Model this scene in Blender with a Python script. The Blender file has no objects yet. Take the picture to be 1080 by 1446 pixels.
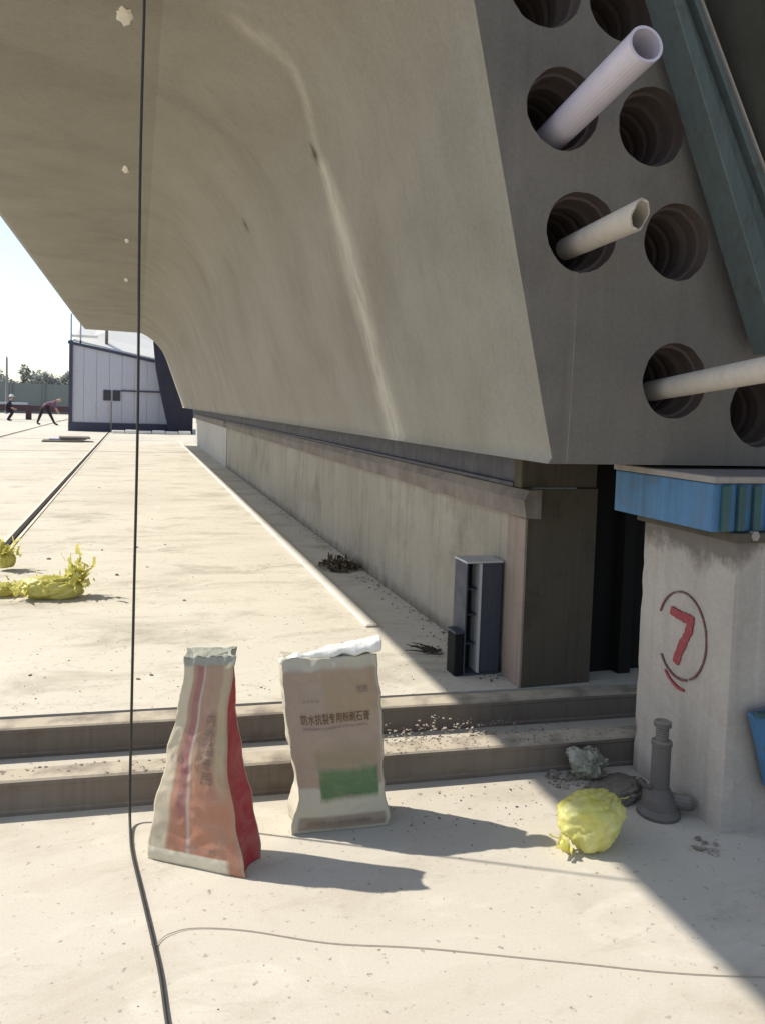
import bpy, bmesh, math, random
from mathutils import Vector, Matrix, noise, geometry
R = math.radians
S = bpy.context.scene
C = S.collection
random.seed(7)

# ------------------------------------------------------------------ camera, sky, sun, exposure
cam = bpy.data.cameras.new('camera')
camo = bpy.data.objects.new('camera', cam); C.objects.link(camo); S.camera = camo
cam.sensor_fit = 'VERTICAL'; cam.sensor_height = 36.0
cam.lens = 36.0 * 1085 / 1446
cam.shift_y = -(723 - 634.3) / 1446
cam.clip_end = 3000; cam.clip_start = 0.05
yaw, pitch, roll = R(17.76), R(3.0), R(1.89)
fw = Vector((math.sin(yaw) * math.cos(pitch), math.cos(yaw) * math.cos(pitch), -math.sin(pitch)))
rt = Vector((math.cos(yaw), -math.sin(yaw), 0)); up = rt.cross(fw)
rt2 = rt * math.cos(roll) + up * math.sin(roll); up2 = up * math.cos(roll) - rt * math.sin(roll)
m = Matrix((rt2, up2, -fw)).transposed().to_4x4(); m.translation = (0, 0, 1.45)
camo.matrix_world = m

SUN = Vector((-0.85, 0.44, 1.0)).normalized()          # towards the sun
elev = math.asin(SUN.z)
W = bpy.data.worlds.new('World'); S.world = W; W.use_nodes = True
nt = W.node_tree; bg = nt.nodes['Background']
sky = nt.nodes.new('ShaderNodeTexSky'); sky.sky_type = 'NISHITA'; sky.sun_disc = False
sky.sun_elevation = elev; sky.sun_rotation = math.atan2(SUN.x, SUN.y)
sky.air_density = 1.0; sky.dust_density = 0.8; sky.ozone_density = 1.0
hs = nt.nodes.new('ShaderNodeHueSaturation'); hs.inputs['Saturation'].default_value = 0.75
nt.links.new(sky.outputs[0], hs.inputs['Color']); nt.links.new(hs.outputs[0], bg.inputs[0]); bg.inputs[1].default_value = 0.132
sl = bpy.data.lights.new('sun', 'SUN'); sl.energy = 4.0; sl.angle = R(0.6); sl.color = (1, 0.93, 0.82)
so = bpy.data.objects.new('sun', sl); C.objects.link(so)
so.rotation_euler = SUN.to_track_quat('Z', 'Y').to_euler(); so.location = (0, 0, 30)
S.view_settings.view_transform = 'Standard'; S.view_settings.look = 'None'
S.view_settings.exposure = 0.62; S.view_settings.gamma = 1.0
S.view_settings.use_curve_mapping = False
S.cycles.max_bounces = 8; S.cycles.diffuse_bounces = 5

# ------------------------------------------------------------------ materials
class NT:
    def __init__(s, name):
        s.m = bpy.data.materials.new(name); s.m.use_nodes = True
        s.t = s.m.node_tree; s.b = s.t.nodes['Principled BSDF']
        s.tc = s.n('ShaderNodeTexCoord')
    def n(s, k, **kw):
        x = s.t.nodes.new(k)
        for a, v in kw.items(): setattr(x, a, v)
        return x
    def l(s, a, b): s.t.links.new(a, b)
    def mapped(s, scale=(1, 1, 1), src='Object', rot=(0, 0, 0)):
        mp = s.n('ShaderNodeMapping'); mp.inputs['Scale'].default_value = scale; mp.inputs['Rotation'].default_value = rot
        s.l(s.tc.outputs[src], mp.inputs[0]); return mp.outputs[0]
    def noise(s, scale, vec, detail=6, rough=.6, dist=0):
        x = s.n('ShaderNodeTexNoise'); x.inputs['Scale'].default_value = scale; x.inputs['Detail'].default_value = detail
        x.inputs['Roughness'].default_value = rough; x.inputs['Distortion'].default_value = dist
        s.l(vec, x.inputs['Vector']); return x.outputs['Fac']
    def ramp(s, fac, a, b, ca=(0, 0, 0, 1), cb=(1, 1, 1, 1)):
        x = s.n('ShaderNodeValToRGB'); e = x.color_ramp.elements
        e[0].position = a; e[1].position = b; e[0].color = ca; e[1].color = cb
        s.l(fac, x.inputs[0]); return x.outputs[0]
    def mix(s, fac, a, b, mode='MIX'):
        x = s.n('ShaderNodeMix', data_type='RGBA', blend_type=mode)
        if isinstance(fac, (int, float)): x.inputs[0].default_value = fac
        else: s.l(fac, x.inputs[0])
        for v, i in ((a, 6), (b, 7)):
            if isinstance(v, tuple): x.inputs[i].default_value = v if len(v) == 4 else (*v, 1)
            else: s.l(v, x.inputs[i])
        return x.outputs[2]
    def math(s, op, a, b=0.0, clamp=False):
        x = s.n('ShaderNodeMath', operation=op, use_clamp=clamp)
        for v, i in ((a, 0), (b, 1)):
            if isinstance(v, (int, float)): x.inputs[i].default_value = v
            else: s.l(v, x.inputs[i])
        return x.outputs[0]
    def bump(s, h, st, dist=.01, nrm=None):
        x = s.n('ShaderNodeBump'); x.inputs['Strength'].default_value = st; x.inputs['Distance'].default_value = dist
        s.l(h, x.inputs['Height'])
        if nrm: s.l(nrm, x.inputs['Normal'])
        return x.outputs[0]
    def fin(s, col, rough=.85, nrm=None, metal=0.0, spec=.3):
        if isinstance(col, tuple): s.b.inputs['Base Color'].default_value = (*col, 1)
        else: s.l(col, s.b.inputs['Base Color'])
        if isinstance(rough, (int, float)): s.b.inputs['Roughness'].default_value = rough
        else: s.l(rough, s.b.inputs['Roughness'])
        s.b.inputs['Metallic'].default_value = metal
        s.b.inputs['Specular IOR Level'].default_value = spec
        if nrm: s.l(nrm, s.b.inputs['Normal'])
        return s.m

def concrete(name, c1, c2, stain=(.16, .14, .10), st=.45, streak=.35, big=.55, pore=.5, pale_streak=False, soot=None, soft=False):
    n = NT(name); o = n.mapped()
    a = n.noise(big, o, 8, .65, .6)
    col = n.mix(n.ramp(a, .32, .68), c1, c2)
    b = n.noise(1.1 if soft else 2.2, n.mapped((1, 1, .8)), 5 if soft else 8, .6 if soft else .68, .25)
    col = n.mix(n.math('MULTIPLY', n.ramp(b, .5, .8), st), col, stain)
    sv = n.mapped((9, 9, .35))
    s1 = n.noise(1.6, sv, 6, .6)
    col = n.mix(n.math('MULTIPLY', n.ramp(s1, .5, .78), streak), col, tuple(x * .62 for x in c1))
    s2 = n.noise(2.3, n.mapped((14, 14, .22)), 5, .6)
    col = n.mix(n.math('MULTIPLY', n.ramp(s2, .56, .8), streak * .7), col, tuple(min(.75, x * 1.35) for x in c2))
    f = n.noise(60, o, 4, .7)
    col = n.mix(.35, col, n.ramp(f, .25, .75, (.3, .29, .27, 1), (.7, .69, .67, 1)), 'SOFT_LIGHT')
    if pale_streak:
        at = n.n('ShaderNodeAttribute', attribute_name='pale_streak')
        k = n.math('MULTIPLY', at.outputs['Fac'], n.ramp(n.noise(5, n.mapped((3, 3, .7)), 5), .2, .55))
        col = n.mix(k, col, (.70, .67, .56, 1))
        at2 = n.n('ShaderNodeAttribute', attribute_name='rust')
        col = n.mix(at2.outputs['Fac'], col, (.03, .022, .015, 1))
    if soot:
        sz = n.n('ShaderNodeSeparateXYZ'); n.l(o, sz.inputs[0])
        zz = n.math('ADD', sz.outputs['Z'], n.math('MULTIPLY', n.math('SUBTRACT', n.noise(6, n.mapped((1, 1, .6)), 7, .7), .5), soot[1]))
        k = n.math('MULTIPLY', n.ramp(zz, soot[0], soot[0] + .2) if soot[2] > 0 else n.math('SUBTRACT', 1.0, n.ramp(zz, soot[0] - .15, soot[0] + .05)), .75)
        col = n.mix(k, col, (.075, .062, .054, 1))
    v = n.n('ShaderNodeTexVoronoi'); v.inputs['Scale'].default_value = 45; n.l(o, v.inputs['Vector'])
    p = n.ramp(v.outputs['Distance'], .03, .16)
    h = n.math('ADD', n.math('MULTIPLY', p, .35 * pore), n.math('ADD', n.math('MULTIPLY', f, .5), n.math('MULTIPLY', b, .3 if soft else 1.2)))
    return n.fin(col, .9, n.bump(h, .35, .008))

def floor_mat(name, c1, c2, dirt=(.30, .25, .18), wear=.6):
    n = NT(name); o = n.mapped()
    a = n.noise(.5, o, 8, .65, .8)
    col = n.mix(n.ramp(a, .3, .7), c1, c2)
    b = n.noise(1.2, n.mapped((1, 1.8, 1), rot=(0, 0, .15)), 9, .68, .5)
    col = n.mix(n.math('MULTIPLY', n.ramp(b, .52, .72), wear), col, dirt)
    w = n.noise(3.2, n.mapped((.8, 2, 1), rot=(0, 0, -.3)), 8, .72, .6)
    col = n.mix(n.math('MULTIPLY', n.ramp(w, .58, .74), wear * .8), col, tuple(x * .75 for x in dirt))
    pal = n.noise(2.2, n.mapped((1, 2, 1)), 6, .6, 1)
    col = n.mix(n.math('MULTIPLY', n.ramp(pal, .55, .75), .55), col, (.66, .62, .53, 1))
    vo = n.n('ShaderNodeTexVoronoi', feature='DISTANCE_TO_EDGE'); vo.inputs['Scale'].default_value = .55
    dv = n.n('ShaderNodeVectorMath', operation='ADD'); nz_ = n.n('ShaderNodeTexNoise'); nz_.inputs['Scale'].default_value = 3; nz_.inputs['Detail'].default_value = 8; n.l(o, nz_.inputs['Vector']); n.l(o, dv.inputs[0]); n.l(nz_.outputs['Color'], dv.inputs[1]); n.l(dv.outputs[0], vo.inputs['Vector'])
    ck = n.math('MULTIPLY', n.math('SUBTRACT', 1.0, n.ramp(vo.outputs['Distance'], .001, .006)), n.ramp(n.noise(.9, o, 3), .52, .62))
    col = n.mix(n.math('MULTIPLY', ck, .55), col, tuple(x * .6 for x in dirt))
    tr = n.noise(1.1, n.mapped((.25, 2.6, 1), rot=(0, 0, 1.1)), 6, .65, .4)
    col = n.mix(n.math('MULTIPLY', n.ramp(tr, .55, .75), .35), col, tuple(x * 1.15 for x in dirt))
    sp = n.noise(38, o, 3, .6)
    col = n.mix(n.math('MULTIPLY', n.ramp(sp, .63, .74), .75), col, tuple(x * .45 for x in dirt))
    f = n.noise(120, o, 4, .7)
    col = n.mix(.3, col, n.ramp(f, .25, .75, (.3, .3, .3, 1), (.7, .7, .7, 1)), 'SOFT_LIGHT')
    h = n.math('ADD', n.math('MULTIPLY', f, .35), n.math('ADD', n.math('MULTIPLY', w, .3), n.math('MULTIPLY', b, .5)))
    return n.fin(col, .88, n.bump(h, .35, .006))

def paint(name, c, rough=.5, rust=(.10, .05, .03), amt=.4, metal=0., streak=.4, scale=6, dust=.0):
    n = NT(name); o = n.mapped()
    a = n.noise(scale, o, 8, .7, .6)
    col = n.mix(n.math('MULTIPLY', n.ramp(a, .54, .7), amt), c, rust)
    s1 = n.noise(3, n.mapped((10, 10, .5)), 6, .65)
    col = n.mix(n.math('MULTIPLY', n.ramp(s1, .48, .75), streak), col, tuple(x * .5 for x in c))
    col = n.mix(n.math('MULTIPLY', n.ramp(n.noise(2.1, n.mapped((16, 16, .4)), 5), .55, .8), streak * .6), col, tuple(min(.8, x * 1.5 + .03) for x in c))
    if dust:
        g = n.n('ShaderNodeNewGeometry'); sx = n.n('ShaderNodeSeparateXYZ'); n.l(g.outputs['Normal'], sx.inputs[0])
        k = n.math('MULTIPLY', n.ramp(sx.outputs['Z'], .5, .95), n.math('MULTIPLY', n.ramp(n.noise(7, o, 6), .3, .55), dust))
        col = n.mix(k, col, (.42, .37, .29, 1))
    r = n.ramp(a, .4, .7, (rough,) * 3 + (1,), (min(1, rough + .3),) * 3 + (1,))
    return n.fin(col, r, n.bump(n.noise(40, o, 5), .2, .004), metal)

M = {}
M['web'] = concrete('cast_concrete', (.215, .196, .163), (.265, .25, .215), (.135, .122, .095), .5, .22, big=.7, pale_streak=True, soft=True)
M['endface'] = concrete('shaded_end_concrete', (.115, .104, .094), (.165, .15, .134), (.072, .064, .058), st=.6, streak=.4)  # darker than the web: the shade on the end is put into this colour
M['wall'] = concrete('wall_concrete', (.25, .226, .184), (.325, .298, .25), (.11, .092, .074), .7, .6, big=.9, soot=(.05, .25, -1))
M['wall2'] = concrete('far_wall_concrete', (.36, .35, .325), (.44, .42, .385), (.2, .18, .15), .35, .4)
M['pillar'] = concrete('pillar_concrete', (.31, .28, .25), (.40, .365, .33), (.17, .14, .12), .5, .5, big=1.5, soot=(.93, .35, 1))
M['ledge'] = concrete('ledge_concrete', (.14, .12, .105), (.225, .195, .172), (.055, .047, .04), .8, .3, big=3)
M['ground'] = floor_mat('ground_concrete', (.47, .432, .36), (.525, .49, .415), wear=.5)
M['slab'] = floor_mat('yard_concrete', (.49, .455, .38), (.57, .535, .45), dirt=(.30, .275, .215), wear=.95)
M['kerb'] = floor_mat('kerb_concrete', (.62, .58, .50), (.70, .66, .58), wear=.3)
M['railbeam'] = paint('dusty_rusty_steel', (.165, .138, .112), .75, (.12, .06, .042), .5, 0, .35, 5, dust=1.0)
M['bluebeam'] = paint('blue_grey_steel', (.075, .075, .092), .6, (.15, .14, .145), .5, .2, .7, 8)
M['blue'] = paint('blue_paint', (.055, .15, .28), .5, (.13, .115, .105), .6, 0, .6, 11)
M['tealdark'] = paint('dark_teal_paint', (.03, .075, .08), .5, (.12, .10, .08), .3, 0, .5, 7)
M['teal'] = paint('teal_grey_steel', (.085, .108, .108), .55, (.06, .05, .048), .5, .1, .5, 9)
M['olive'] = paint('olive_form_steel', (.030, .030, .024), .6, (.05, .04, .025), .4, .1, .4, 3)
M['plate'] = paint('pale_plate', (.26, .235, .22), .6, (.2, .15, .12), .3, 0, .3, 9)
M['plywood'] = paint('plywood', (.25, .195, .165), .7, (.14, .10, .08), .5, 0, .5, 5)
M['darkwood'] = paint('dark_board', (.075, .064, .048), .8, (.02, .02, .02), .5, 0, .5, 4)
M['rail'] = paint('rail_steel', (.028, .024, .021), .9, (.05, .035, .025), .5, 0, .2, 14)
M['jack'] = paint('jack_steel', (.115, .105, .10), .55, (.17, .14, .12), .6, .3, .3, 20, dust=.5)
M['cabinet'] = paint('slate_steel', (.055, .06, .08), .5, (.04, .035, .035), .3, .1, .4, 8)
M['cabedge'] = paint('pale_steel_edge', (.45, .46, .46), .5, (.3, .27, .24), .3, .1, .2, 12)
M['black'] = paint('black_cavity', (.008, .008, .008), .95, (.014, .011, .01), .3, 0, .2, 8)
M['cable'] = paint('black_rubber', (.035, .032, .03), .55, (.06, .055, .05), .4, 0, .2, 30)
M['wire'] = paint('grey_wire', (.34, .29, .23), .6, (.1, .08, .07), .4, 0, .2, 30)
M['duct'] = paint('brown_duct', (.085, .064, .058), .75, (.10, .08, .07), .5, .1, .2, 14)
def pvc():
    n = NT('white_pvc'); o = n.mapped()
    col = n.mix(n.math('MULTIPLY', n.ramp(n.noise(9, o, 6), .5, .75), .4), (.49, .455, .53, 1), (.34, .30, .33, 1))  # lilac tint puts the bounced light into the pipe colour
    return n.fin(col, .35, None, 0, .5)
M['pvc'] = pvc()
M['pvcb'] = paint('aged_pvc', (.46, .42, .37), .45, (.35, .3, .24), .4, 0, .3, 9)
M['cabinwall'] = paint('cabin_panel', (.46, .46, .51), .5, (.38, .38, .43), .3, 0, .25, 1.5)
M['cabintrim'] = paint('cabin_trim', (.055, .055, .09), .5, (.09, .08, .09), .4, 0, .3, 2)
M['poleg'] = paint('grey_pole', (.20, .21, .22), .6, (.15, .15, .15), .3, 0, .3, 2)
M['white'] = paint('white_sheet', (.75, .73, .68), .5, (.5, .48, .44), .3, 0, .25, 1.5)
M['glass'] = NT('dark_glass').fin((.015, .015, .02), .15, None, 0, .5)
M['tarp'] = paint('dark_tarp', (.030, .029, .045), .7, (.05, .045, .05), .4, 0, .5, 2)
M['purple'] = paint('maroon_steel', (.075, .045, .055), .6, (.12, .07, .06), .4, 0, .4, 2)
M['skirt'] = paint('pale_blue_steel', (.35, .40, .47), .5, (.3, .3, .33), .3, 0, .3, 2)
M['fence'] = paint('green_fence', (.17, .195, .19), .8, (.21, .22, .21), .4, 0, .3, 1)  # greyed and paled in colour for distance haze
M['bark'] = paint('bark', (.09, .075, .06), .9, (.05, .04, .03), .5, 0, .3, 4)
def leafm(name, a, b, thin=False):
    n = NT(name); oi = n.n('ShaderNodeNewGeometry')
    col = n.mix(oi.outputs['Random Per Island'], a, b); n.fin(col, .7)
    if thin:
        tr = n.n('ShaderNodeBsdfTranslucent'); n.l(col, tr.inputs['Color']); mx = n.n('ShaderNodeMixShader'); mx.inputs[0].default_value = .45
        n.l(n.b.outputs[0], mx.inputs[1]); n.l(tr.outputs[0], mx.inputs[2]); n.l(mx.outputs[0], n.t.nodes['Material Output'].inputs['Surface'])
    return n.m
M['leaf'] = leafm('leaves', (.18, .20, .18, 1), (.27, .29, .265, 1), True)  # distance haze is put into both leaf greys
M['leaf2'] = leafm('paler_leaves', (.22, .24, .225, 1), (.31, .325, .305, 1), True)
M['dry'] = leafm('dry_leaves', (.05, .035, .02, 1), (.16, .12, .07, 1))
M['skin'] = NT('skin').fin((.38, .22, .15), .6)
M['trousers'] = NT('dark_trousers').fin((.022, .017, .024), .85)
M['shirt'] = NT('grey_shirt').fin((.30, .29, .31), .85)
M['shirtb'] = NT('maroon_shirt').fin((.13, .07, .11), .85)
M['hat'] = NT('pale_hat').fin((.55, .55, .55), .7)
M['redpaint'] = paint('red_brush_paint', (.25, .05, .055), .8, (.33, .2, .18), .55, 0, .35, 60)
M['brownpaint'] = paint('brown_brush_paint', (.13, .065, .06), .8, (.33, .27, .24), .6, 0, .3, 40)
M['debris'] = leafm('rubble_bits', (.16, .13, .105, 1), (.34, .30, .25, 1))
M['darkbits'] = leafm('dark_bits', (.03, .025, .02, 1), (.2, .16, .11, 1))
def plastic(name, a, b, tr=.35):
    n = NT(name); o = n.mapped()
    col = n.mix(n.ramp(n.noise(14, o, 6, .65, 1), .35, .65), a, b)
    n.b.inputs['Transmission Weight'].default_value = 0
    n.b.inputs['Subsurface Weight'].default_value = tr; n.b.inputs['Subsurface Radius'].default_value = (.05, .05, .02)
    return n.fin(col, .38, n.bump(n.noise(55, o, 5, .6, 1.5), .5, .006), 0, .5)
def film(name, a, b):
    n = NT(name); o = n.mapped(); out_ = n.t.nodes['Material Output']
    col = n.mix(n.ramp(n.noise(9, o, 6, .65, .6), .35, .65), a, b)
    n.fin(col, .35, n.bump(n.noise(70, o, 5, .6, 1.2), .4, .004), 0, .5)
    tr = n.n('ShaderNodeBsdfTranslucent'); n.l(col, tr.inputs['Color'])
    mx = n.n('ShaderNodeMixShader'); mx.inputs[0].default_value = .38
    n.l(n.b.outputs[0], mx.inputs[1]); n.l(tr.outputs[0], mx.inputs[2]); n.l(mx.outputs[0], out_.inputs['Surface'])
    return n.m
M['yellow'] = film('yellow_film', (.70, .66, .17, 1), (.78, .76, .38, 1))
M['yellowgreen'] = film('olive_yellow_film', (.58, .54, .12, 1), (.80, .75, .28, 1))
M['greyrag'] = plastic('grey_green_film', (.16, .17, .125, 1), (.32, .31, .255, 1), .1)

# ------------------------------------------------------------------ helpers
def finish(bm, name, mat, parent=None, smooth=False, origin=None, mats=None):
    base = Vector((0, 0, 0))
    if parent is not None:
        p = parent
        while p.parent is not None: p = p.parent
        base = p.location.copy()
    elif origin is not None: base = Vector(origin)
    if base.length: bmesh.ops.translate(bm, verts=bm.verts, vec=-base)
    me = bpy.data.meshes.new(name); bm.to_mesh(me); bm.free()
    for x in (mats or [mat]): me.materials.append(x)
    if smooth:
        for p in me.polygons: p.use_smooth = True
    o = bpy.data.objects.new(name, me); C.objects.link(o)
    if parent is not None: o.parent = parent
    else: o.location = base
    return o

def tag(o, label=None, cat=None, group=None, kind=None):
    if label: o['label'] = label
    if cat: o['category'] = cat
    if group: o['group'] = group
    if kind: o['kind'] = kind
    return o

def thing(name, label, cat, loc, group=None):
    o = bpy.data.objects.new(name, None); C.objects.link(o); o.location = loc
    o.empty_display_size = .1
    return tag(o, label, cat, group)

def box(bm, x0, x1, y0, y1, z0, z1, bev=0, rot=0, piv=None, seg=1):
    vs = [bm.verts.new((x, y, z)) for z in (z0, z1) for y in (y0, y1) for x in (x0, x1)]
    fs = [bm.faces.new([vs[i] for i in q]) for q in ((0, 2, 3, 1), (4, 5, 7, 6), (0, 1, 5, 4), (2, 6, 7, 3), (0, 4, 6, 2), (1, 3, 7, 5))]
    if bev:
        es = list({e for f in fs for e in f.edges})
        r = bmesh.ops.bevel(bm, geom=es, offset=bev, segments=seg, affect='EDGES', profile=.6)
        vs = list({v for f in r['faces'] for v in f.verts} | {v for v in vs if v.is_valid})
    if rot:
        bmesh.ops.rotate(bm, verts=vs, cent=piv or ((x0 + x1) / 2, (y0 + y1) / 2, 0), matrix=Matrix.Rotation(rot, 3, 'Z'))
    return vs

def bx(*a, **k):
    bm = bmesh.new(); box(bm, *a, **k); return bm

def prism(bm, pts, d):
    """closed solid from a planar polygon swept by vector d"""
    d = Vector(d); a = [bm.verts.new(p) for p in pts]; b = [bm.verts.new(Vector(p) + d) for p in pts]
    n = len(pts); bm.faces.new(a); bm.faces.new(b[::-1])
    for i in range(n): bm.faces.new((a[(i + 1) % n], a[i], b[i], b[(i + 1) % n]))
    bmesh.ops.recalc_face_normals(bm, faces=bm.faces)

def tube(bm, pts, r, n=8, cap=True, hollow=0):
    pts = [Vector(p) for p in pts]; rs = r if isinstance(r, (list, tuple)) else [r] * len(pts)
    ref = Vector((0, 0, 1)); prev = None; rings = []
    for i, p in enumerate(pts):
        t = (pts[min(i + 1, len(pts) - 1)] - pts[max(i - 1, 0)]).normalized()
        if prev is None:
            u = t.cross(ref if abs(t.z) < .9 else Vector((1, 0, 0))).normalized()
        else: u = (prev - t * prev.dot(t)).normalized()
        prev = u; v = t.cross(u)
        rings.append([bm.verts.new(p + (u * math.cos(a) + v * math.sin(a)) * rs[i]) for a in [2 * math.pi * k / n for k in range(n)]])
    for a, b in zip(rings, rings[1:]):
        for k in range(n): bm.faces.new((a[k], a[(k + 1) % n], b[(k + 1) % n], b[k]))
    if cap: bm.faces.new(rings[0][::-1]); bm.faces.new(rings[-1])
    return rings

def lathe(bm, prof, c, n=24, axis='Z'):
    rings = []
    for r, h in prof:
        ring = []
        for k in range(n):
            a = 2 * math.pi * k / n
            q = (r * math.cos(a), r * math.sin(a), h) if axis == 'Z' else (r * math.cos(a), h, r * math.sin(a))
            ring.append(bm.verts.new(Vector(c) + Vector(q)))
        rings.append(ring)
    for a, b in zip(rings, rings[1:]):
        for k in range(n): bm.faces.new((a[k], a[(k + 1) % n], b[(k + 1) % n], b[k]))
    bm.faces.new(rings[0][::-1]); bm.faces.new(rings[-1])
    bmesh.ops.recalc_face_normals(bm, faces=bm.faces)

def spline(pts, n=12):
    P = [Vector(p) for p in pts]; P = [P[0] * 2 - P[1]] + P + [P[-1] * 2 - P[-2]]; out = []
    for i in range(1, len(P) - 2):
        a, b, c, d = P[i - 1:i + 3]
        for k in range(n):
            t = k / n
            out.append(.5 * ((2 * b) + (c - a) * t + (2 * a - 5 * b + 4 * c - d) * t * t + (3 * b - a - 3 * c + d) * t ** 3))
    out.append(P[-2]); return out

# ------------------------------------------------------------------ ground and yard
Z1 = .115
bm = bmesh.new()
vs = [bm.verts.new(p) for p in ((-900, -60, 0), (900, -60, 0), (900, 1500, 0), (-900, 1500, 0))]; bm.faces.new(vs)
tag(finish(bm, 'ground', M['ground']), kind='structure')
def edge_y(x): return 3.425 - .078 * x       # front edge of the raised yard slab
bm = bmesh.new()
prism(bm, [(-60, edge_y(-60), .0), (9, edge_y(9), 0), (9, 140, 0), (-60, 140, 0)], (0, 0, Z1))
yard = tag(finish(bm, 'yard_pavement', M['slab']), kind='structure')
for yj in (21.0, 27.2):
    finish(bx(-30, 1.33, yj, yj + .022, Z1 + .0005, Z1 + .004), 'joint_strip', M['ledge'], yard)
bm = bmesh.new()
box(bm, 1.345, 1.425, 4.42, 26.5, Z1 + .001, Z1 + .018, bev=.006)
tag(finish(bm, 'kerb', M['kerb']), kind='structure')

# two embedded gantry rails
for nm, x, lab in (('rail', -1.09, 'dark steel rail strip in the slab running up to the cabin'),
                   ('rail', -4.25, 'thin far rail strip in the slab near the two workers')):
    t = thing(nm, lab, 'rail', (x, 3.8, Z1), 'rail strips in the yard slab')
    y0 = 3.7
    finish(bx(x - .026, x + .026, y0, 60, Z1 + .001, Z1 + .022, bev=.004), 'rail_head', M['rail'], t)
    bm = bmesh.new()
    box(bm, x - .060, x - .028, y0, 60, Z1 + .001, Z1 + .009); box(bm, x + .028, x + .060, y0, 60, Z1 + .001, Z1 + .009)
    finish(bm, 'edge_mortar', M['kerb'], t)

# two low steel beams crossing in front
def low_beam(y_at0, lab, dy):
    a = math.atan(-.078)
    t = thing('rail_beam', lab, 'steel beam', (0, y_at0, 0), 'two low steel beams across the ground')
    prof = [(-.053, 0), (.055, 0), (.055, .012), (.012, .02), (.012, .09), (.055, .10), (.055, .120), (.048, .124), (-.047, .124), (-.055, .118), (-.055, .104), (-.050, .098), (-.049, .02), (-.053, .014)]
    bm = bmesh.new(); L0, L1 = -5.0, 3.2; N = 60; rings = []
    for i in range(N + 1):
        x = L0 + (L1 - L0) * i / N
        ring = []
        for (py, pz) in prof:
            w = noise.noise((x * 2.3, py * 9, pz * 9 + dy)) * .0035
            ring.append(bm.verts.new((x, y_at0 + py - .078 * x + w, max(0, pz + w))))
        rings.append(ring)
    k = len(prof)
    for p, q in zip(rings, rings[1:]):
        for j in range(k): bm.faces.new((p[j], p[(j + 1) % k], q[(j + 1) % k], q[j]))
    bm.faces.new(rings[0][::-1]); bm.faces.new(rings[-1]); bmesh.ops.recalc_face_normals(bm, faces=bm.faces)
    finish(bm, 'beam_body', M['railbeam'], t)
    return t
low_beam(2.865, 'nearer of the two low rusty beams, just behind the sacks', 0)
low_beam(3.325, 'farther low rusty beam along the edge of the raised slab', 3)

# rubble and dust between and beside the beams
def pebbles(name, spots, mat, seed, label):
    rnd = random.Random(seed); bm = bmesh.new()
    for (x, y, z, s) in spots:
        r = bmesh.ops.create_icosphere(bm, subdivisions=1, radius=s)
        for v in r['verts']: v.co *= rnd.uniform(.35, 1.3)
        bmesh.ops.scale(bm, verts=r['verts'], vec=(rnd.uniform(.7, 1.6), rnd.uniform(.7, 1.5), rnd.uniform(.35, .8)))
        bmesh.ops.rotate(bm, verts=r['verts'], cent=(0, 0, 0), matrix=Matrix.Rotation(rnd.uniform(0, 6), 3, 'Z'))
        bmesh.ops.translate(bm, verts=r['verts'], vec=(x, y, z))
    return tag(finish(bm, name, mat), label, None, None, 'stuff')
rnd = random.Random(3)
sp = []
for _ in range(800):
    x = rnd.triangular(.75, 2.0, 1.25); sp.append((x, 2.925 + rnd.random() ** 1.5 * .3 - .078 * x, rnd.uniform(0, .10) * (1 - abs(x - 1.3) / .9), rnd.triangular(.002, .011, .003)))
for _ in range(240):
    x = rnd.uniform(.8, 2.0); sp.append((x, 2.865 + rnd.uniform(-.05, .05) - .078 * x, .124, rnd.uniform(.002, .006)))
for _ in range(60):
    x = rnd.uniform(-.6, .2); sp.append((x, 2.87 + rnd.uniform(-.05, .05) - .078 * x, .124, rnd.uniform(.002, .008)))
pebbles('mortar_rubble', sp, M['debris'], 1, 'pale mortar crumbs lying between the two low beams')
sp = []
for _ in range(150):
    x = rnd.uniform(.9, 2.2); y = rnd.triangular(2.1, 2.78 - .078 * x, 2.6); sp.append((x, y, .002, rnd.uniform(.0012, .004)))
for _ in range(120):
    sp.append((rnd.uniform(-1, 2.2), rnd.uniform(1.2, 2.7), .001, rnd.uniform(.0008, .002)))
for _ in range(420):
    y = 3.5 + rnd.random() ** 2 * 9; sp.append((rnd.uniform(-2.5, 1.35), y, Z1 + .001, rnd.uniform(.0015, .005)))
for _ in range(22):
    y = 3.6 + rnd.random() ** 1.6 * 9; sp.append((rnd.uniform(-1.6, 1.2), y, Z1 + .002, rnd.uniform(.008, .02)))
for _ in range(300):
    y = 3.4 + rnd.random() ** 1.6 * 8; sp.append((1.8 - abs(rnd.gauss(0, .07)), y, Z1 + .003, rnd.uniform(.002, .008)))
pebbles('grit', sp, M['darkbits'], 2, 'dark grit and crumbs scattered over the concrete')
sp = []
for cx, cy, rr, k in ((1.74, 2.55, .11, 60), (1.63, 2.62, .08, 40), (1.85, 2.33, .06, 25), (1.87, 2.07, .05, 12)):
    for _ in range(k):
        a = rnd.uniform(0, 6.28); r = rr * rnd.random() ** .6; sp.append((cx + r * math.cos(a), cy + r * math.sin(a), .004, rnd.uniform(.004, .016)))
pebbles('pale_gravel', sp, M['debris'], 5, 'pale broken crumbs by the foot of the numbered pillar')

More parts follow.
